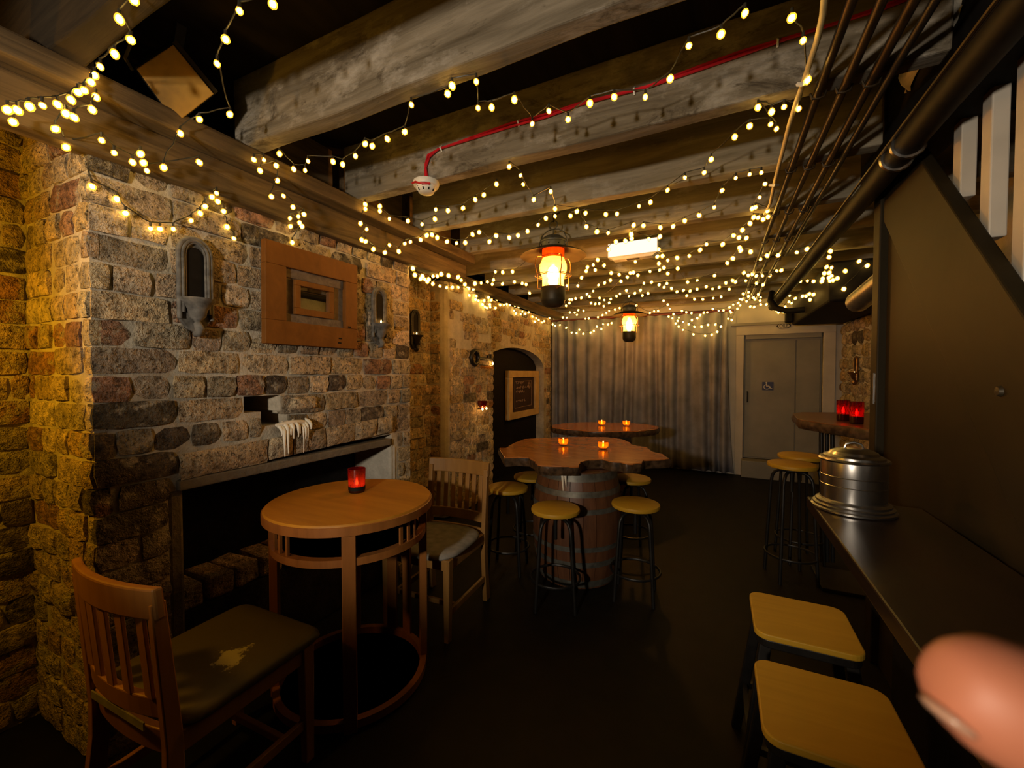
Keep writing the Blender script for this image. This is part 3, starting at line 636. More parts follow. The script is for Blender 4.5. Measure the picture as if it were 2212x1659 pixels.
# ================================================================= LANTERNS
def make_lantern(label, x, y, ztop, hook_y):
    """z = 0 at the top ring."""
    t = thing('ship_lantern', label, 'lantern', (x, y, ztop), 0, 'brass ship lanterns hanging from the joists')
    MB().tube([(0, hook_y, .10), (0, hook_y*.6, .075), (0, 0, .05), (0, .012, .012), (0, .0, .0)], .006, 8).build('hook', BLKMET, t, 60)
    MB().tube([(.030*math.cos(q), .004*math.sin(q), -.025+.030*math.sin(q)) for q in [2*PI*k/20 for k in range(20)]], .0045, 6, True).build('ring', IRON, t, 60)
    MB().tube([(-.105,0,-.19),(-.103,0,-.14),(-.08,0,-.085),(-.04,0,-.058),(0,0,-.053),(.04,0,-.058),(.08,0,-.085),(.103,0,-.14),(.105,0,-.19)], .0045, 6).build('bail', IRON, t, 60)
    MB().tube([(0,0,-.053),(0,0,-.105)], .004, 6).build('stem', IRON, t, 60)
    cap = MB().lathe([(0,-.098),(.03,-.099),(.062,-.108),(.086,-.128),(.092,-.140),(.090,-.148),(.086,-.150),(.086,-.188),(.0,-.188)], 28).build('cap', IRON, t, 40)
    for k in range(8): MB().lathe([(0,0),(.005,0),(.005,.002),(0,.002)], 8).xf(Matrix.Rotation(k*PI/4, 4, 'Z') @ Matrix.Translation((.086,0,-.170)) @ Matrix.Rotation(PI/2, 4, 'Y')).build('vent_hole', BLACK, cap)
    MB().lathe([(.084,-.186),(.13,-.196),(.19,-.218),(.228,-.238),(.229,-.242),(.19,-.224),(.13,-.203),(.084,-.194)], 40).build('brim', DULLBR, t, 60)
    MB().lathe([(.072,-.19),(.072,-.245),(.078,-.262),(.095,-.30),(.096,-.335),(.084,-.372),(.076,-.39),(.076,-.462),(.073,-.462),(.073,-.388),(.081,-.37),(.092,-.335),(.091,-.30),(.075,-.262),(.069,-.243),(.069,-.19)], 32).build('glass_chimney', LAMPGL, t, 60)
    MB().lathe([(.0745,-.188),(.0745,-.246),(.0775,-.258),(.0795,-.258),(.0768,-.244),(.0768,-.188)], 32).build('amber_collar', COLLAR, t, 60)
    MB().lathe([(0,-.455),(.082,-.455),(.086,-.462),(.086,-.545),(.083,-.552),(.075,-.575),(.05,-.592),(0,-.597)], 32).build('base', DULLBR, t, 40)
    for z_, r_ in ((-.245,.075),(-.375,.098),(-.375,.128)):
        MB().tube([(r_*math.cos(q), r_*math.sin(q), z_) for q in [2*PI*k/28 for k in range(28)]], .003, 6, True).build('guard_ring', BRASS, t, 60)
    for k in range(4):
        q = PI/4 + k*PI/2; c_, s_ = math.cos(q), math.sin(q)
        MB().tube([(r_*c_, r_*s_, z_) for r_, z_ in ((.076,-.245),(.118,-.250),(.132,-.275),(.135,-.315),(.128,-.35),(.118,-.375),(.118,-.47),(.086,-.475))], .0035, 6).build('guard_wire', BRASS, t, 60)
    MB().lathe([(0,-.452),(.018,-.45),(.022,-.42),(.030,-.40),(.040,-.375),(.040,-.355),(.030,-.325),(.014,-.31),(0,-.307)], 20).build('bulb', LANTB, t, 60)
    return t
make_lantern('larger-looking near brass lantern hanging in front of the barrel table', -1.035, 2.755, 2.475, .12)
make_lantern('farther brass lantern hanging in front of the grey curtain', -1.06, 5.70, 2.43, .12)
# ================================================================= CHAIRS
def bowed(b, x0, x1, z0, z1, y0, y1, th, bow, n=8):
    """curved board; y0/y1 = y at bottom/top edge; bows towards -y in the middle."""
    vs = []; fs = []
    for i in range(n+1):
        x = x0 + (x1-x0)*i/n; k = -bow*(1 - ((x-(x0+x1)/2)/((x1-x0)/2))**2)
        vs += [(x, y0+k-th/2, z0), (x, y0+k+th/2, z0), (x, y1+k+th/2, z1), (x, y1+k-th/2, z1)]
    for i in range(n):
        for j in range(4): fs.append((i*4+j, i*4+(j+1)%4, i*4+4+(j+1)%4, i*4+4+j))
    fs += [(0,1,2,3), (n*4+3, n*4+2, n*4+1, n*4)]
    return b.add(vs, fs)
def make_chair(label, loc, rz, wood_m, seat_m, nslat, rounded, worn):
    """faces +y; z = 0 floor."""
    t = thing('dining_chair', label, 'chair', loc, rz, 'slat-back wooden chairs at the round oak table')
    W_, D0, D1 = .44, -.20, .22
    def by(z): return D0 - .02 - max(0, z - .42)*.08
    for s in (-1, 1):
        x = s*(W_/2 - .02); n = 8; vs = []; fs = []
        for i in range(n+1):
            z_ = .82*i/n; y_ = by(z_) - (.03*(1 - z_/.3) if z_ < .3 else 0); d = .052 - .018*(z_/.86)
            vs += [(x-.014, y_-d/2, z_), (x+.014, y_-d/2, z_), (x+.014, y_+d/2, z_), (x-.014, y_+d/2, z_)]
        for i in range(n):
            for j in range(4): fs.append((i*4+j, i*4+(j+1)%4, i*4+4+(j+1)%4, i*4+4+j))
        fs += [(3,2,1,0), (n*4, n*4+1, n*4+2, n*4+3)]
        MB().add(vs, fs).build('back_leg', wood_m, t, bevel=.004)
        MB().add([(x-.02,D1-.045,.44),(x+.02,D1-.045,.44),(x+.02,D1,.44),(x-.02,D1,.44),(x-.014,D1-.034,0),(x+.014,D1-.034,0),(x+.014,D1,0),(x-.014,D1,0)],
                 [(0,1,2,3),(7,6,5,4),(0,4,5,1),(1,5,6,2),(2,6,7,3),(3,7,4,0)]).build('front_leg', wood_m, t, bevel=.004)
        MB().box(x-.011, x+.011, D0, D1-.02, .375, .435).build('seat_rail', wood_m, t, bevel=.003)
        MB().box(x-.009, x+.009, D0-.03, D1-.02, .13, .165).build('stretcher', wood_m, t, bevel=.003)
    MB().box(-W_/2+.02, W_/2-.02, D1-.035, D1-.012, .375, .435).build('seat_rail', wood_m, t, bevel=.003)
    MB().box(-W_/2+.02, W_/2-.02, D1-.12, D1-.10, .135, .16).build('stretcher', wood_m, t, bevel=.003)
    bowed(MB(), -W_/2, W_/2, .775, .862, by(.775), by(.862), .024, .035, 12).build('crest_rail', wood_m, t, bevel=.006)
    bowed(MB(), -W_/2+.02, W_/2-.02, .49, .55, by(.49), by(.55), .022, .03, 10).build('lower_back_rail', wood_m, t, bevel=.004)
    bowed(MB(), -W_/2+.02, W_/2-.02, .375, .455, by(.375)+.01, by(.44), .022, .02, 10).build('back_seat_rail', wood_m, t, bevel=.004)
    for k in range(nslat):
        x = -W_/2 + .065 + (W_ - .13)*k/(nslat-1); kk = .035*(1-(x/(W_/2))**2)
        MB().bar((x, by(.545)-kk, .545), (x, by(.78)-kk, .78), .036 if nslat < 6 else .028, .010, (0,1,0)).build('slat', wood_m, t, bevel=.002)
    n = 40; rad = .05 if not rounded else .16; pts = []
    hx, hy = W_/2 + .012, (D1-D0)/2 + .02
    for i in range(n):
        q = 2*PI*i/n; ex = .18 if not rounded else .55
        c_, s_ = math.cos(q), math.sin(q)
        pts.append((math.copysign(abs(c_)**ex, c_)*hx, math.copysign(abs(s_)**ex, s_)*hy + (D0+D1)/2 + .02))
    cx, cy = 0, (D0+D1)/2 + .02; vs = []; fs = []
    for s_, z_ in ((.97,.437),(1,.447),(.985,.462),(.93,.470),(.7,.475),(.35,.476)):
        vs += [(cx+(x-cx)*s_, cy+(y-cy)*s_, z_) for x, y in pts]
    for l in range(5):
        for i in range(n): fs.append((l*n+i, l*n+(i+1)%n, (l+1)*n+(i+1)%n, (l+1)*n+i))
    fs += [tuple(reversed(range(n))), tuple(range(5*n, 6*n))]
    cu = MB().add(vs, fs).build('seat_pad', seat_m, t, 50)
    if worn: MB().box(-.13, .15, by(.462)-.040, by(.462)-.036, .462, .484).build('grey_tape', GREYSEAT, t)
    return t
def worn_vinyl():
    m, nt, bs = newmat('worn_olive_vinyl'); tc = N(nt, 'ShaderNodeTexCoord')
    n = N(nt, 'ShaderNodeTexNoise', Scale=22.0, Detail=7.0, Roughness=.7); nt.links.new(tc.outputs['Object'], n.inputs['Vector'])
    d = N(nt, 'ShaderNodeVectorMath', operation='DISTANCE'); nt.links.new(tc.outputs['Object'], d.inputs[0]); d.inputs[1].default_value = (.085, .0, .475)
    a = N(nt, 'ShaderNodeMath', operation='MULTIPLY_ADD'); nt.links.new(d.outputs['Value'], a.inputs[0]); a.inputs[1].default_value = -4.2; nt.links.new(n.outputs[0], a.inputs[2])
    col = mixc(nt, ramp(nt, a.outputs[0], [(.30, (0,0,0)), (.36, (1,1,1))]), (.085,.064,.020), (.42,.36,.20))
    nt.links.new(col, bs.inputs['Base Color']); bs.inputs['Roughness'].default_value = .5; bump(nt, bs, n.outputs[0], .15, .004); return m
make_chair('slat-back chair with worn olive seat, nearest the camera on the left', (-1.525, .80, 0), R_(2), wood('orange_chair_oak', (.27,.11,.022), (.41,.18,.036), (1,1,.12), 14, .45, .06), worn_vinyl(), 5, False, True)
CH2 = wood('golden_chair_wood', (.21,.10,.022), (.33,.165,.04), (1,1,.12), 14, .45, .08)
make_chair('slat-back chair with grey seat behind the round oak table', (-1.47, 1.985, 0), R_(183), CH2, GREYSEAT, 7, True, False)
# ================================================================= ROUND OAK TABLE
TC = Vector((-1.515, 1.395, 0)); TZ = .84
t = thing('round_oak_table', 'round oak table with slatted apron in front of the fireplace', 'table', TC)
MB().lathe([(0,TZ-.045),(.340,TZ-.045),(.354,TZ-.042),(.360,TZ-.03),(.360,TZ-.008),(.354,TZ),(.0,TZ)], 64).build('tabletop', HONEY, t, 40)
MB().lathe([(.3605,TZ-.046),(.364,TZ-.044),(.364,TZ-.010),(.3605,TZ-.008)], 64).build('edge_band', HONEY2, t, 40)
RL = .322
for k in range(4):
    q = PI/4 + k*PI/2; x, y = RL*math.cos(q), RL*math.sin(q)
    MB().box(-.026,.026,-.017,.017,0,TZ-.045).xf(Matrix.Translation((x,y,0)) @ Matrix.Rotation(q+PI/2, 4, 'Z')).build('leg', HONEY2, t, bevel=.003)
MB().lathe([(RL-.02,.665),(RL+.012,.665),(RL+.012,.695),(RL-.02,.695),(RL-.02,.665)], 64).build('apron_ring', HONEY2, t, 40)
MB().lathe([(RL-.018,.012),(RL+.010,.012),(RL+.010,.045),(RL-.018,.045),(RL-.018,.012)], 64).build('base_ring', HONEY2, t, 40)
for dg in (251, 260, 269, 354, 2, 10, 71, 80, 170, 178, 186):
    q = R_(dg); MB().box(-.007,.007,-.005,.005,.69,TZ-.044).xf(Matrix.Translation((RL*math.cos(q), RL*math.sin(q), 0)) @ Matrix.Rotation(q+PI/2, 4, 'Z')).build('apron_slat', HONEY2, t)
for k in range(2):
    for a in (-1,1):
        q = PI/2 + k*PI*0 + R_(9*a); MB().box(-.028,.028,-.006,.006,.04,.67).xf(Matrix.Translation((RL*math.cos(q), RL*math.sin(q), 0)) @ Matrix.Rotation(q+PI/2, 4, 'Z')).build('rear_panel_slat', HONEY2, t)
    break
# ================================================================= CANDLES
def candle(name, label, loc, prof, glass, group, wax_r, wax_h, base=None, fs=1.0):
    t = thing(name, label, 'candle holder', loc, 0, group)
    th = .003; inner = [(max(0, r-th), z) for r, z in reversed(prof)]
    inner[-1] = (0, max(.004, prof[0][1]+.004)); MB().lathe([(0, prof[0][1])] + prof + inner, 24).build('glass', glass, t, 60)
    wx = MB().lathe([(0,.005),(wax_r,.005),(wax_r,wax_h),(0,wax_h)], 20).build('wax', WAX, t, 40)
    MB().lathe([(0,wax_h+.002),(.0055*fs,wax_h+.008),(.006*fs,wax_h+.014*fs),(.003*fs,wax_h+.024*fs),(0,wax_h+.032*fs)], 10).build('flame', FLAME, wx, 60)
    if base: MB().lathe(base, 24).build('dark_band', BLACK, t, 40)
    return t
TUM = [(.036,0),(.038,.004),(.041,.115)]
c = onZ(771, 1062, TZ)
candle('red_tumbler_candle', 'etched red glass tumbler with a lit candle on the round oak table', (c.x, c.y, TZ), TUM, WINEGL, 'lit candle glasses', .031, .028, [(.0385,.012),(.0395,.012),(.0398,.03),(.0388,.03)], 1.2)
BOW = [(.018,0),(.03,.008),(.039,.022),(.041,.038),(.038,.058)]
ZT = .83
for px, py, z_, lab in ((1217,962,ZT,'left amber candle bowl on the near burl table'), (1303,970,ZT,'right amber candle bowl on the near burl table'),
                        (1300,919,ZT,'left amber candle bowl on the far burl table'), (1353,920,ZT,'right amber candle bowl on the far burl table')):
    c = onZ(px, py, z_); candle('amber_candle_bowl', lab, (c.x, c.y, z_), BOW, AMBER, 'lit candle glasses', .028, .016, fs=1.2)
TALL = [(.030,0),(.032,.003),(.034,.125)]
ZB = 1.13
for px, py, lab in ((1821,909,'red candle glass on the high table, left of the pair'), (1850,915,'red candle glass on the high table, right of the pair')):
    c = onZ(px, py, ZB); candle('red_candle_glass', lab, (c.x, c.y, ZB), TALL, REDGL, 'lit candle glasses', .026, .045, fs=1.3)
# ================================================================= BURL TABLES ON BARRELS
def slab(t, pts, z0, z1, c, top=None):
    n = len(pts); P = [(x-c.x, y-c.y) for x, y in pts]
    MB().add([(x, y, z1) for x, y in P] + [(x*.995, y*.995, z1-.012) for x, y in P], [tuple(range(n)), tuple(reversed(range(n,2*n)))] + [(i, n+i, n+(i+1)%n, (i+1)%n) for i in range(n)]).build('slab_top', top or BURL, t, bevel=.004)
    vs = []; fs = []; lv = [(1.002, z1-.006), (1.012, (z0+z1)/2), (.985, z0)]
    for s_, z_ in lv: vs += [(x*s_ + .014*noise.noise((x*9, y*9, z_*9)), y*s_ + .014*noise.noise((x*9, y*9, z_*9+5)), z_) for x, y in P]
    for l in range(2):
        for i in range(n): fs.append((l*n+i, l*n+(i+1)%n, (l+1)*n+(i+1)%n, (l+1)*n+i))
    fs += [tuple(range(2*n, 3*n))]
    MB().add(vs, fs).build('bark_edge', BARK, t, 60)
def densify(pts, k=3, amp=.012):
    out = []
    for i in range(len(pts)):
        a, b = pts[i], pts[(i+1) % len(pts)]
        for j in range(k):
            u = j/k; x = a[0]+(b[0]-a[0])*u; y = a[1]+(b[1]-a[1])*u
            out.append((x + amp*noise.noise((x*14, y*14, 2)), y + amp*noise.noise((x*14, y*14, 7))))
    return out
def barrel(t, H, r0, r1, ns=22, loc=(0,0,0)):
    def rad(z): return r0 + (r1-r0)*(1 - (2*z/H - 1)**2)
    for k in range(ns):
        q0, q1 = 2*PI*k/ns + .006, 2*PI*(k+1)/ns - .006; vs = []; fs = []; m = 8
        for i in range(m+1):
            z_ = H*i/m; r = rad(z_)
            for q, rr in ((q0,r),((q0+q1)/2,r*1.004),(q1,r),(q1,r-.025),(q0,r-.025)): vs.append((rr*math.cos(q), rr*math.sin(q), z_))
        for i in range(m):
            for j in range(5): fs.append((i*5+j, i*5+(j+1)%5, i*5+5+(j+1)%5, i*5+5+j))
        fs += [(4,3,2,1,0), tuple(m*5+j for j in range(5))]
        MB().add(vs, fs).build('stave', STAVE, t, 30)
    MB().lathe([(0,H-.03),(rad(H-.03)-.02,H-.03),(rad(H-.03)-.02,H-.005),(0,H-.005)], 32).build('barrel_head', STAVE, t)
    for z_, hh in ((.012,.045),(H*.20,.038),(H*.34,.032),(H*.66,.032),(H*.80,.038),(H-.055,.050)):
        MB().lathe([(rad(z_)-.004,z_),(rad(z_)+.004,z_),(rad(z_+hh)+.004,z_+hh),(rad(z_+hh)-.004,z_+hh),(rad(z_)-.004,z_)], 44).build('hoop', HOOP, t, 40)
raw = [(95,205),(180,205),(240,165),(390,100),(560,90),(800,80),(1100,75),(1400,80),(1560,100),(1650,130),(1690,170),(1870,200),(1930,250),(2060,280),(2135,330),(1960,345),(1830,350),(1800,385),(1700,395),(1620,390),(1550,375),(1420,365),(1330,340),(1180,345),(1070,370),(1050,420),(980,425),(600,415),(555,400),(530,360),(450,320),(320,315),(170,320),(120,260)]
pts = [(lambda p: (p.x, p.y))(onZ(1060 + x/5.53, 930 + y/5.53, ZT)) for x, y in raw]
cc = onZ(1247, 984, ZT)
t = thing('burl_barrel_table', 'near burl wood slab table on a wine barrel with round stools', 'table', (cc.x, cc.y, 0), 0, 'burl slab tables on barrels')
slab(t, densify(pts), ZT-.065, ZT, cc); barrel(t, ZT-.066, .265, .315)
b = MB(); a = onZ(1216, 1010, ZT-.03) - Vector((cc.x, cc.y, 0))
for dx, L in ((0,.12),(.02,.085)): b.tube([(a.x+dx, a.y-.004, ZT-.035), (a.x+dx, a.y-.012, ZT-.07), (a.x+dx+.004, a.y-.012, ZT-.07-L*.5), (a.x+dx+.006, a.y-.010, ZT-.07-L)], [.012,.011,.007,.002], 7)
b.build('wax_drip', WAX, t, 60)
c2 = onZ(1306, 921, ZT); pts2 = []
for i in range(40):
    q = 2*PI*i/40; r = 1 + .14*noise.noise((math.cos(q)*2.1, math.sin(q)*2.1, 8)) + .06*noise.noise((math.cos(q)*6, math.sin(q)*6, 3))
    d = Rv*math.cos(q)*.585*r + Vector((Fv.x, Fv.y, 0)).normalized()*math.sin(q)*.40*r; pts2.append((c2.x+d.x, c2.y+d.y))
t = thing('burl_barrel_table', 'far burl wood slab table by the curtain with two candles', 'table', (c2.x, c2.y, 0), 0, 'burl slab tables on barrels')
slab(t, densify(pts2, 2), ZT-.065, ZT, c2); barrel(t, ZT-.066, .265, .315, 18)
# ================================================================= ROUND STOOLS
def make_stool(label, loc, rz, H=.60, r=.150):
    t = thing('round_stool', label, 'stool', loc, rz, 'round wooden stools on black legs')
    MB().lathe([(0,H-.030),(r-.012,H-.030),(r-.003,H-.026),(r,H-.015),(r-.004,H-.004),(r-.014,H),(0,H)], 40).build('seat', SEATW, t, 40)
    MB().lathe([(0,H-.052),(.07,H-.052),(.085,H-.045),(.085,H-.031),(0,H-.031)], 28).build('swivel_plate', BLKMET, t, 40)
    for k in range(4):
        q = PI/4 + k*PI/2; c_, s_ = math.cos(q), math.sin(q)
        MB().tube([(x*c_, x*s_, z_) for x, z_ in ((.03,H-.058),(.075,H-.060),(.105,H-.075),(.122,H-.105),(.130,H-.15),(.165,0))], .0105, 8).build('leg', BLKMET, t, 60)
    rr = .130 + .035*(1 - .17/(H-.15))
    MB().tube([(rr*math.cos(q), rr*math.sin(q), .17) for q in [2*PI*k/28 for k in range(28)]], .008, 6, True).build('foot_ring', BLKMET, t, 60)
    MB().tube([(0,0,H-.05),(0,0,H-.20)], .012, 8).build('spindle', BLKMET, t, 60)
    return t
for px, py, lab, rz in ((1097,1050,'round stool left of the barrel, beside the brick pier',.2), (1200,1095,'round stool directly in front of the barrel, left of its pair',.35),
                        (1373,1085,'round stool in front of the barrel, right of its pair',.1), (1364,1031,'round stool half hidden at the right behind the barrel',.5), (1150,1026,'round stool almost hidden at the left behind the barrel',.3)):
    c = onZ(px, py, .60); make_stool(lab, (c.x, c.y, 0), rz)
for px, py, lab in ((1711,1000,'high round stool under the wall table, nearer one'), (1729,982,'high round stool under the wall table, farther one')):
    c = onZ(px, py, .80); make_stool(lab, (c.x, c.y, 0), .3, .80)
# ================================================================= HIGH WALL TABLE
hp = [(onZ(x, y, ZB).x, onZ(x, y, ZB).y) for x, y in ((1712,893),(1760,892),(1800,891),(1860,893))]
a, b_ = onZ(1722, 905, ZB), onZ(1884, 928, ZB)
pts3 = [hp[0], (.56,3.72), (.75,3.80), (1.0,3.86), (1.25,3.84), (1.40,3.80), (1.40,3.0), (1.1,2.86), (.90,2.82), (b_.x,b_.y), ((a.x+b_.x)/2-.02,(a.y+b_.y)/2), (a.x,a.y)]
cc = Vector((.95, 3.35, 0))
t = thing('high_wall_table', 'high burl table in dim light against the right wall with red candles', 'table', cc)
slab(t, densify(pts3, 4), ZB-.06, ZB, cc, wood('dimmed_burl_slab', (.09,.028,.010), (.17,.058,.018), (.4,1,1), 9, .3, .04))  # burl colour darkened to stand for the weak light on this side
for px in (1812, 1826, 1840):
    p = onZ(px, 950, 1.0) ; MB().tube([(p.x-cc.x, p.y-cc.y+.5, ZB-.06), (p.x-cc.x+.02, p.y-cc.y+.5, .02)], .014, 8).build('leg', BLKMET, t, 60)
MB().box(-.32, .02, -.05, .32, 0, .02).build('foot_plate', BLKMET, t, bevel=.004)
# ================================================================= COUNTER, CHURN, SQUARE STOOLS
CZ = .92
t = thing('bar_counter', 'long dark wooden bar ledge along the stair panel', 'counter', (.5, 1.0, 0))
MB().box(.333-.5, XS-.516, -2.4, 1.04, CZ-.045, CZ).build('worktop', COUNTER, t, bevel=.005)
MB().box(.60-.5, XS-.52, -2.4, 1.0, .0, CZ-.045).build('front_panel', BLACK, t)
c = onZ(1838, 1098, CZ)
t = thing('steel_churn', 'brushed steel lidded milk churn standing on the dark ledge', 'churn', (.452, c.y - .01, CZ)); t.scale = (.94, .94, .96)
MB().lathe([(0,0),(.128,0),(.133,.004),(.133,.010),(.126,.014),(.127,.022),(.118,.026),(.118,.034),(.106,.040),(.104,.044)], 56).build('base_ring', STEEL, t, 30)
MB().lathe([(.1035,.042),(.1035,.095),(.1050,.097),(.1035,.099),(.1035,.130),(.1050,.132),(.1035,.134),(.1035,.188),(.103,.190)], 56).build('body', STEEL, t, 30)
ld = MB().lathe([(.104,.186),(.110,.188),(.112,.193),(.108,.198),(.098,.198),(.096,.206),(.080,.213),(.074,.222),(.050,.232),(.030,.236),(.0,.238)], 56).build('lid', STEEL, t, 30)
MB().tube([(-.03,0,.232),(-.024,0,.25),(0,0,.257),(.024,0,.25),(.03,0,.232)], .004, 6).build('handle', STEEL, ld, 60)
def make_square_stool(label, cx, cy, hs, H=.58):
    t = thing('square_stool', label, 'stool', (cx, cy, 0), 0, 'square wooden stools at the bar ledge')
    pts = []
    for sx, sy, a0 in ((1,1,0),(-1,1,90),(-1,-1,180),(1,-1,270)):
        for i in range(7):
            q = R_(a0 + 15*i); pts.append((sx*(hs-.04) + .04*math.cos(q), sy*(hs-.04) + .04*math.sin(q)))
    MB().prism(pts, lambda u, v, k: (u, v, H-.020*(1-k))).build('seat', SEATW, t, bevel=.004)
    MB().prism([(u*.96, v*.96) for u, v in pts], lambda u, v, k: (u, v, H-.020-.028*(1-k))).build('seat_frame', BLKMET, t, bevel=.004)
    for sx in (-1,1):
        for sy in (-1,1):
            a = Vector((sx*(hs-.035), sy*(hs-.035), H-.03)); b = Vector((sx*(hs+.035), sy*(hs+.035), 0))
            MB().bar(a, b, .034, .026).build('leg', BLKMET, t, bevel=.004)
    f = .72; r_ = (hs-.035) + (.07)*(1-.2/(H-.03))
    for p, q in (((-1,-1),(1,-1)),((1,-1),(1,1)),((1,1),(-1,1)),((-1,1),(-1,-1))):
        MB().bar((p[0]*r_, p[1]*r_, .2), (q[0]*r_, q[1]*r_, .2), .016, .022).build('foot_rail', BLKMET, t)
    return t
make_square_stool('square wooden stool at the ledge, the farther of the two', .266, 1.69, .146)
make_square_stool('square wooden stool at the ledge, the nearer of the two', .258, 1.255, .152)
# ================================================================= FAIRY LIGHTS
def wall_x(y):
    return XC if Y0 < y < Y1 else -2.5 if y < 3.285 else XP if y < 4.235 else -2.5
def place(px, py):
    """nearest surface behind the pixel: joist underside, left wall profile or the curtain."""
    r = ray(px, py); best = None; t = .3
    while t < 9:
        p = EYE + r*t
        if p.z > Z_J - .035 or p.y > 6.43 or p.x < wall_x(p.y) + .035 or (p.x < -1.765 and p.y < 2.97 and p.z > 2.15) or (p.x > .805 and p.y > 4.31 and p.z > 1.985): return p
        t += .012
    return p
def crop(ox, oy, k, pts): return [(ox + x/k, oy + y/k) for x, y in pts]
A = lambda *p: crop(0, 0, 3.16, p)
Bq = lambda *p: crop(600, 0, 3.16, p)
Cq = lambda *p: crop(1200, 0, 3.16, p)
Dq = lambda *p: crop(500, 450, 3.687, p)
Eq = lambda *p: crop(850, 550, 5.53, p)
Fq = lambda *p: crop(1100, 450, 4.424, p)
Gq = lambda *p: crop(1450, 480, 6.913, p)
Hq = lambda *p: crop(1600, 450, 6.143, p)
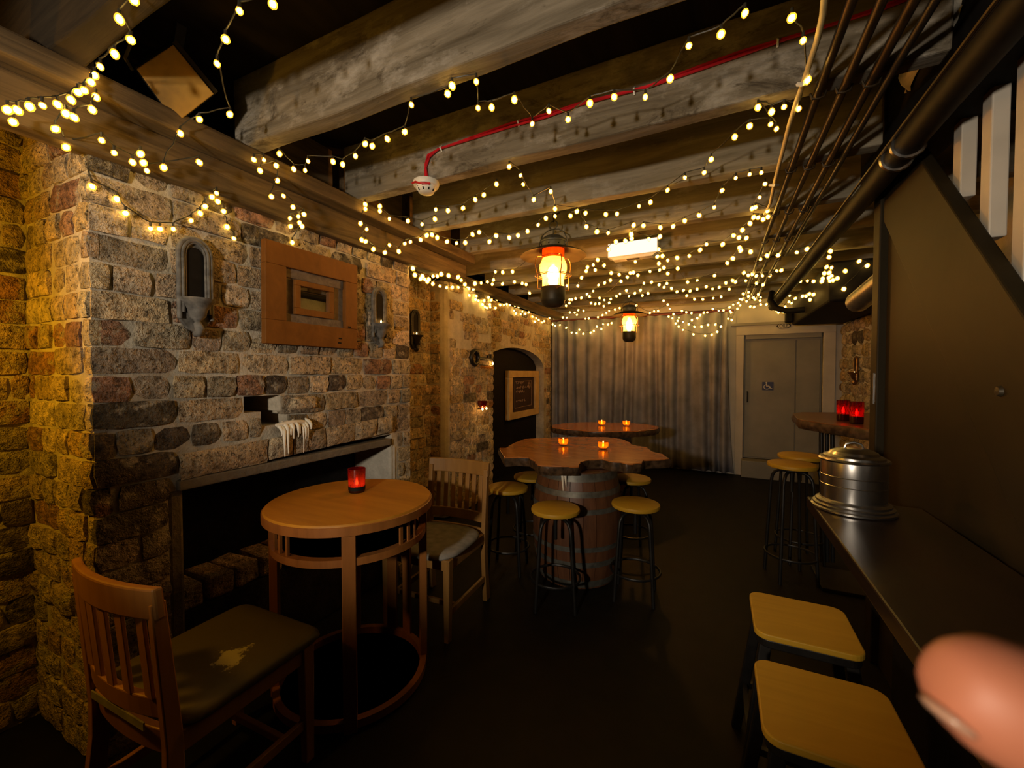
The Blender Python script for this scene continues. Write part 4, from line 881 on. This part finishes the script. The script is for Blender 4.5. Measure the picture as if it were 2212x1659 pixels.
strands = [
 ('fairy lights stapled along the dark joist at the far upper left', A((990,-60),(915,0),(815,130),(893,272),(783,368),(685,455),(645,515),(622,560),(575,617),(533,630),(485,680),(393,713),(290,720),(203,727),(120,753),(52,750),(90,832))),
 ('fairy light strand hanging from the dark ceiling beside the loudspeaker', A((1862,28),(1635,75),(1540,268),(1482,435),(1570,780),(1362,815),(1230,910),(1118,1143))),
 ('fairy lights clustered along the wall plate above the left brick corner', A((655,662),(630,748),(505,800),(450,775),(380,880),(452,1005),(695,958),(780,1043),(905,1107),(960,1050),(980,1110),(1003,1165),(1360,1108))),
 ('fairy light swag on the bricks above the dark niche sconce', A((585,1133),(628,1272),(798,1358),(857,1455),(1028,1560),(1092,1563),(1183,1563),(1305,1505),(1367,1455),(1400,1408),(1447,1345),(1478,1318),(1487,1375),(1527,1442),(1550,1548),(1597,1628))),
 ('fairy lights dangling just above the wooden mirror frame', A((1733,1090),(1800,1090),(1775,1165),(1885,1130),(1893,1232),(1853,1342),(1935,1337),(2000,1413),(2075,1463),(2037,1477),(1980,1490),(2045,1520),(1983,1545),(2062,1545),(1995,1655))),
 ('fairy lights strung from the first pale joist along the red cable', A((1908,1050),(2005,1155),(2083,1163),(2103,1100)) + Bq((377,1103),(443,1122),(530,1065),(597,982),(645,997),(748,948),(867,900),(912,715),(1160,640),(1190,585),(1355,557),(1367,737),(1460,733),(1615,680),(1737,845),(1850,758),(1982,815),(2130,705)) + Cq((235,705),(400,662),(613,662),(783,537),(910,313),(1130,233),(1293,90))),
 ('fairy light strand beginning at the cream cable and crossing the third joist', Cq((1612,122),(1690,277),(1720,545),(1660,743),(1560,730),(1475,763),(1382,733),(1508,880),(1468,848),(1325,860),(1223,935),(1063,1088),(1015,1178),(883,1212),(765,1298),(648,1380),(570,1407),(420,1460),(343,1463),(205,1455),(102,1473)) ),
 ('fairy light swag drooping from the second joist past the lantern hook', Bq((1580,1137),(1657,1197),(1675,1258),(1748,1362),(1863,1307),(1893,1425),(2042,1443),(2107,1547),(2180,1580)) + Cq((280,1583),(360,1590),(533,1537),(518,1605),(600,1540),(715,1553),(803,1545),(882,1507),(980,1470),(1083,1415),(1137,1300),(1230,1215),(1325,1190),(1405,1178))),
 ('fairy lights rising from the wall plate along the third joist', Bq((697,1408),(697,1440),(762,1493),(888,1508),(985,1530),(1073,1495),(1078,1430),(1162,1437),(1265,1420),(1348,1362),(1407,1330),(1493,1257))),
 ('fairy lights dropping behind the smoke detector then along the fourth joist', Bq((597,1395),(597,1425),(565,1525),(607,1565),(573,1637),(600,1648)) + Dq((1130,325),(1222,352),(1258,292),(1332,343),(1380,280),(1425,267),(1507,250),(1555,215),(1597,210),(1638,233),(1717,265),(1792,277),(1862,273),(1920,207),(1973,190),(2055,265),(2108,218)) + Bq((1580,1622),(1640,1607),(1705,1578),(1777,1535),(1830,1490),(1893,1475))),
 ('fairy lights bunched along the top of the recess and brick pier', Eq((232,165),(255,243),(325,287),(345,257),(373,295),(403,322),(423,293),(473,257),(523,257),(570,232),(470,348),(555,375),(635,393),(705,390),(775,390),(853,355),(885,380),(900,405),(955,412),(905,487),(988,495),(980,537),(1015,550),(1083,547),(1063,595),(1092,623),(1115,637),(1155,627),(1150,597),(1168,543),(1135,512),(1235,535),(1220,637))),
 ('fairy lights crossing behind the near lantern at brim height', Eq((658,250),(772,267),(808,305),(973,345),(1047,338),(1122,325),(1195,303),(1218,205),(1305,210),(1422,203)) + Fq((220,450),(398,387),(560,442),(748,563),(803,540),(845,492),(907,545))),
 ('fairy lights along the top of the arch wall', Eq((1275,600),(1320,600),(1355,590),(1390,600),(1440,555),(1450,610),(1495,627),(1440,668),(1463,702),(1520,712),(1540,680),(1575,705),(1617,690),(1593,620),(1560,577),(1650,633),(1683,665),(1660,740),(1705,760),(1735,780),(1690,800),(1775,810),(1800,795))),
 ('fairy lights on the joist to the left of the near lantern glass', Eq((1063,375),(1180,353),(1303,348),(1445,325),(1538,343),(1585,355)) + Fq((195,810),(497,780),(503,835),(553,740),(655,740),(692,662))),
 ('fairy lights looped around the white emergency light box', Fq((950,393),(1020,320),(1110,312),(1170,290),(1165,245),(1335,293),(1440,270),(1430,390),(1465,455),(1415,460),(1515,497),(1605,473),(1720,455),(1825,397),(1885,343),(2040,343)) + Cq((1215,1607),(1252,1622),(1303,1625),(1275,1570),(1328,1525),(1352,1483),(1383,1485),(1417,1497),(1450,1480),(1447,1440),(1365,1415),(1343,1423),(1393,1347),(1430,1255))),
 ('fairy light row hanging just below the white emergency light box', Fq((735,600),(822,590),(975,617),(1050,633),(1128,657),(1157,617),(1187,613),(1230,640),(1345,603),(1438,590),(1478,567),(1430,527),(1265,470),(1205,510)) ),
 ('fairy light swag hanging lowest between white box and copper pipes', Fq((1515,623),(1610,575),(1705,705),(1797,688),(1962,643),(2083,523),(2137,478)) + Gq((1020,380),(1035,420),(1185,440))),
 ('fairy lights zigzagging above the farther lantern', Fq((743,820),(768,843),(803,790),(853,733),(912,712),(967,687),(1068,697),(863,857),(908,877),(970,867),(1025,840),(1058,817),(1120,785),(1145,840),(1200,812),(1255,783),(1287,715),(1360,705),(1327,813),(1272,833))),
 ('fairy light swag on the joist right of the farther lantern', Fq((1433,730),(1507,718),(1480,753),(1550,765),(1603,797),(1665,783),(1728,790),(1795,773),(1882,748),(1943,770),(2007,755),(2070,713)) + Gq((915,870),(960,893),(1085,755),(1150,793),(1210,775),(1270,800),(1362,800),(1475,793),(1575,725),(1645,718))),
 ('fairy light arc on the last bright joist before the curtain', Fq((1475,883),(1697,835),(1770,868),(1850,870),(1950,858),(2025,845),(2103,772)) + Gq((1112,873),(1272,910),(1370,935))),
 ('fairy lights on the farthest joists left of the farther lantern', Fq((385,1047),(430,1050),(460,1040),(513,1043),(550,1045),(580,995),(625,997),(647,1018),(660,972),(710,980),(543,930),(517,880),(575,905),(577,872),(600,872),(635,862),(690,855),(782,905),(823,913),(860,910),(903,935),(955,903))),
 ('fairy light swag over the left end of the curtain', Fq((415,1110),(440,1122),(485,1115),(545,1142),(597,1188),(643,1193),(670,1160),(708,1198),(778,1188),(808,1170),(838,1130),(880,1153),(897,1107),(945,1110),(978,1097))),
 ('fairy light row along the curtain rod behind the farther lantern', Fq((728,1055),(760,1052),(848,1040),(892,1020),(928,1000),(955,980),(1010,968),(1055,953),(1080,1000),(1215,927),(1345,1000),(1385,983),(1423,980),(1515,920),(1535,960))),
 ('fairy light swags over the right end of the curtain', Fq((1523,1035),(1560,1050),(1570,1010),(1620,1045),(1610,1075),(1590,1100),(1660,1085),(1620,1130),(1660,1162),(1760,1205),(1872,1217),(1935,1208),(1988,1180),(2023,1130),(1970,1110),(1900,1113),(1837,1130),(1770,1132),(1715,1108),(1745,1068),(1797,1050),(1825,1020),(1860,997),(1893,995),(1742,1002),(1692,993),(1650,980))),
 ('fairy lights heaped at the far ends of the copper pipes', Gq((620,1295),(708,1320),(780,1315),(870,1272),(880,1325),(893,1347),(850,1440),(903,1460),(988,1292),(925,1230),(1000,1205),(1030,1240),(1022,1148),(1058,1155),(1075,1070),(1155,1045),(1152,1108),(1125,1182),(1228,1125),(1300,1078),(1335,1122),(1250,1150),(1327,1170),(1335,1228),(1180,1258),(1238,1265),(1420,1228))),
 ('fairy lights strung across the drain pipe from the copper pipes', Gq((1333,553),(1432,498),(1597,492),(1875,450),(2028,400)) + Hq((1190,567),(1172,648))),
 ('fairy lights tangled between drain pipe and black duct', Hq((417,1325),(443,1280),(470,1240),(590,1305),(605,1335),(565,1378),(475,1360),(500,1383),(640,1240),(675,1257),(725,1195),(650,1160),(557,1123),(592,1105),(820,1167),(865,1165),(910,1135),(965,1143),(920,1212))),
 ('fairy lights gathered at the pale patch above the black duct', Hq((672,1012),(790,968),(783,932),(885,963),(967,968),(1078,968),(1088,930),(1110,862),(1175,855),(1205,787),(1140,777),(1207,893),(1172,918),(1182,965),(1225,955),(1283,928),(1388,832),(1573,702),(1680,760),(1370,1070))),
]
def bulb_mesh():
    b = MB().lathe([(0,-.95),(.62,-.5),(.78,.0),(.5,.6),(0,.8)], 7); n = len(b.f)      # glowing core
    b.lathe([(0,-1.25),(.6,-1.0),(1.0,-.45),(1.1,.0),(.9,.55),(.5,1.0),(0,1.15)], 9)    # added shell imitating the golden halo round the core
    me = b.mesh('bulb', BULB, 80); me.materials.append(HALO)
    for i, p in enumerate(me.polygons): p.material_index = 0 if max((me.vertices[v].co.xy.length for v in p.vertices)) < .79 and max(abs(me.vertices[v].co.z) for v in p.vertices) < .96 and all(tuple(round(c, 3) for c in me.vertices[v].co) in CORE for v in p.vertices) else 1
    return me
CORE = set(tuple(round(c, 3) for c in v) for v in MB().lathe([(0,-.95),(.62,-.5),(.78,.0),(.5,.6),(0,.8)], 7).v)
BM = bulb_mesh()
for lab, pp in strands:
    P = [place(*p) for p in pp]
    t = thing('fairy_light_strand', lab, 'string lights', P[0], 0, 'warm white fairy light strands')
    org = P[0].copy(); wpts = []
    for i, p in enumerate(P):
        wpts.append(p - org + Vector((0, 0, .024)))
        if i < len(P) - 1:
            q = P[i+1]; L = (q - p).length
            for k in (1, 2, 3):
                u = k/4; wpts.append(p.lerp(q, u) - org + Vector((.008*noise.noise((p.x*9+u*4, p.y*9, 1)), .008*noise.noise((p.x*9, p.y*9+u*4, 2)), .024 - min(.05, .16*L*L)*4*u*(1-u)*.6)))
    b = MB().tube(wpts, .0023, 5)
    for p in P: b.tube([p - org + Vector((0,0,.025)), p - org + Vector((0,0,.006))], .0042, 6)
    b.build('wire', WIRE, t, 60)
    for p in P:
        d = (p - EYE).dot(Fv); r = min(.0165, max(.0108, .0052*d)) * random.choice((1, 1, .95, .8))  # bulbs enlarged with distance, glare built into their size
        o = bpy.data.objects.new('bulb', BM); COL.objects.link(o); o.parent = t
        o.location = p - org; o.scale = (r, r, r*1.1); o.rotation_euler = (random.uniform(-.5,.5), random.uniform(-.5,.5), 0)
# ================================================================= THE PHOTOGRAPHER'S HAND AT THE LENS
def camp(r, u, d): return EYE + Rv*r + Uv*u + Fv*d
def px_at(px, py, d): return camp((px-1106)/FPX*d, (829.5-py)/FPX*d, d)
fing = [(px_at(2030,1458,.0600),.0032),(px_at(2062,1470,.0600),.0062),(px_at(2112,1492,.0598),.0083),(px_at(2185,1524,.0595),.0093),(px_at(2290,1568,.059),.0096),(px_at(2420,1620,.058),.0100),(px_at(2560,1670,.056),.0096),(px_at(2800,1720,.053),.0105)]
verts = [p for p, r in fing]; rad = [r for p, r in fing]; edges = [(i, i+1) for i in range(len(fing)-1)]
def addv(p, r, frm): verts.append(p); rad.append(r); edges.append((frm, len(verts)-1)); return len(verts)-1
k1 = addv(camp(.128,-.066,.040), .013, 7); palm = addv(camp(.150,-.088,.020), .022, k1); wrist = addv(camp(.178,-.135,-.005), .024, palm)
fa = addv(camp(.20,-.20,-.03), .029, wrist); addv(camp(.225,-.30,-.07), .036, fa)
for dx, dz, L in ((.012,-.022,1.0),(.018,-.042,.95),(.024,-.060,.75)):   # curled middle, ring and little fingers
    q = addv(camp(.135+dx*.3,-.078,.022+dz), .0105, palm); q = addv(camp(.115+dx*.3,-.092-.006*L,.026+dz), .0095, q); q = addv(camp(.118+dx*.3,-.112,.022+dz), .0088, q); addv(camp(.134+dx*.3,-.112,.016+dz), .0078, q)
q = addv(camp(.150,-.060,.012), .014, palm); q = addv(camp(.140,-.038,.020), .0115, q); q = addv(camp(.128,-.028,.026), .0100, q); addv(camp(.118,-.026,.029), .0075, q)
me = bpy.data.meshes.new('hand'); me.from_pydata(verts, edges, []); me.update(); me.materials.append(SKIN)
hand = bpy.data.objects.new('hand', me); COL.objects.link(hand)
sk = hand.modifiers.new('skin', 'SKIN'); sk.use_smooth_shade = True
if not me.skin_vertices: 
    bm = bmesh.new(); bm.from_mesh(me); bm.verts.layers.skin.verify(); bm.to_mesh(me); bm.free()
for i, v in enumerate(me.skin_vertices[0].data): v.radius = (rad[i], rad[i]); v.use_root = (i == palm)
sd = hand.modifiers.new('sub', 'SUBSURF'); sd.levels = 2; sd.render_levels = 2
tag(hand, 'blurred pink fingertip of the photographer reaching in at lower right', 'hand')
nc = px_at(2048, 1546, .0592); ax = (Rv*.80 - Uv*.55 + Fv*.1).normalized(); up_ = (Rv*.55 + Uv*.8).normalized(); dp = ax.cross(up_).normalized()
MB().lathe([(0,-1),(.5,-.86),(.86,-.5),(1,0),(.86,.5),(.5,.86),(0,1)], 14).xf(Matrix.Translation(nc) @ Matrix((ax*.0028, up_*.0010, dp*.0035)).transposed().to_4x4()).build('fingernail', NAIL, hand, 80)
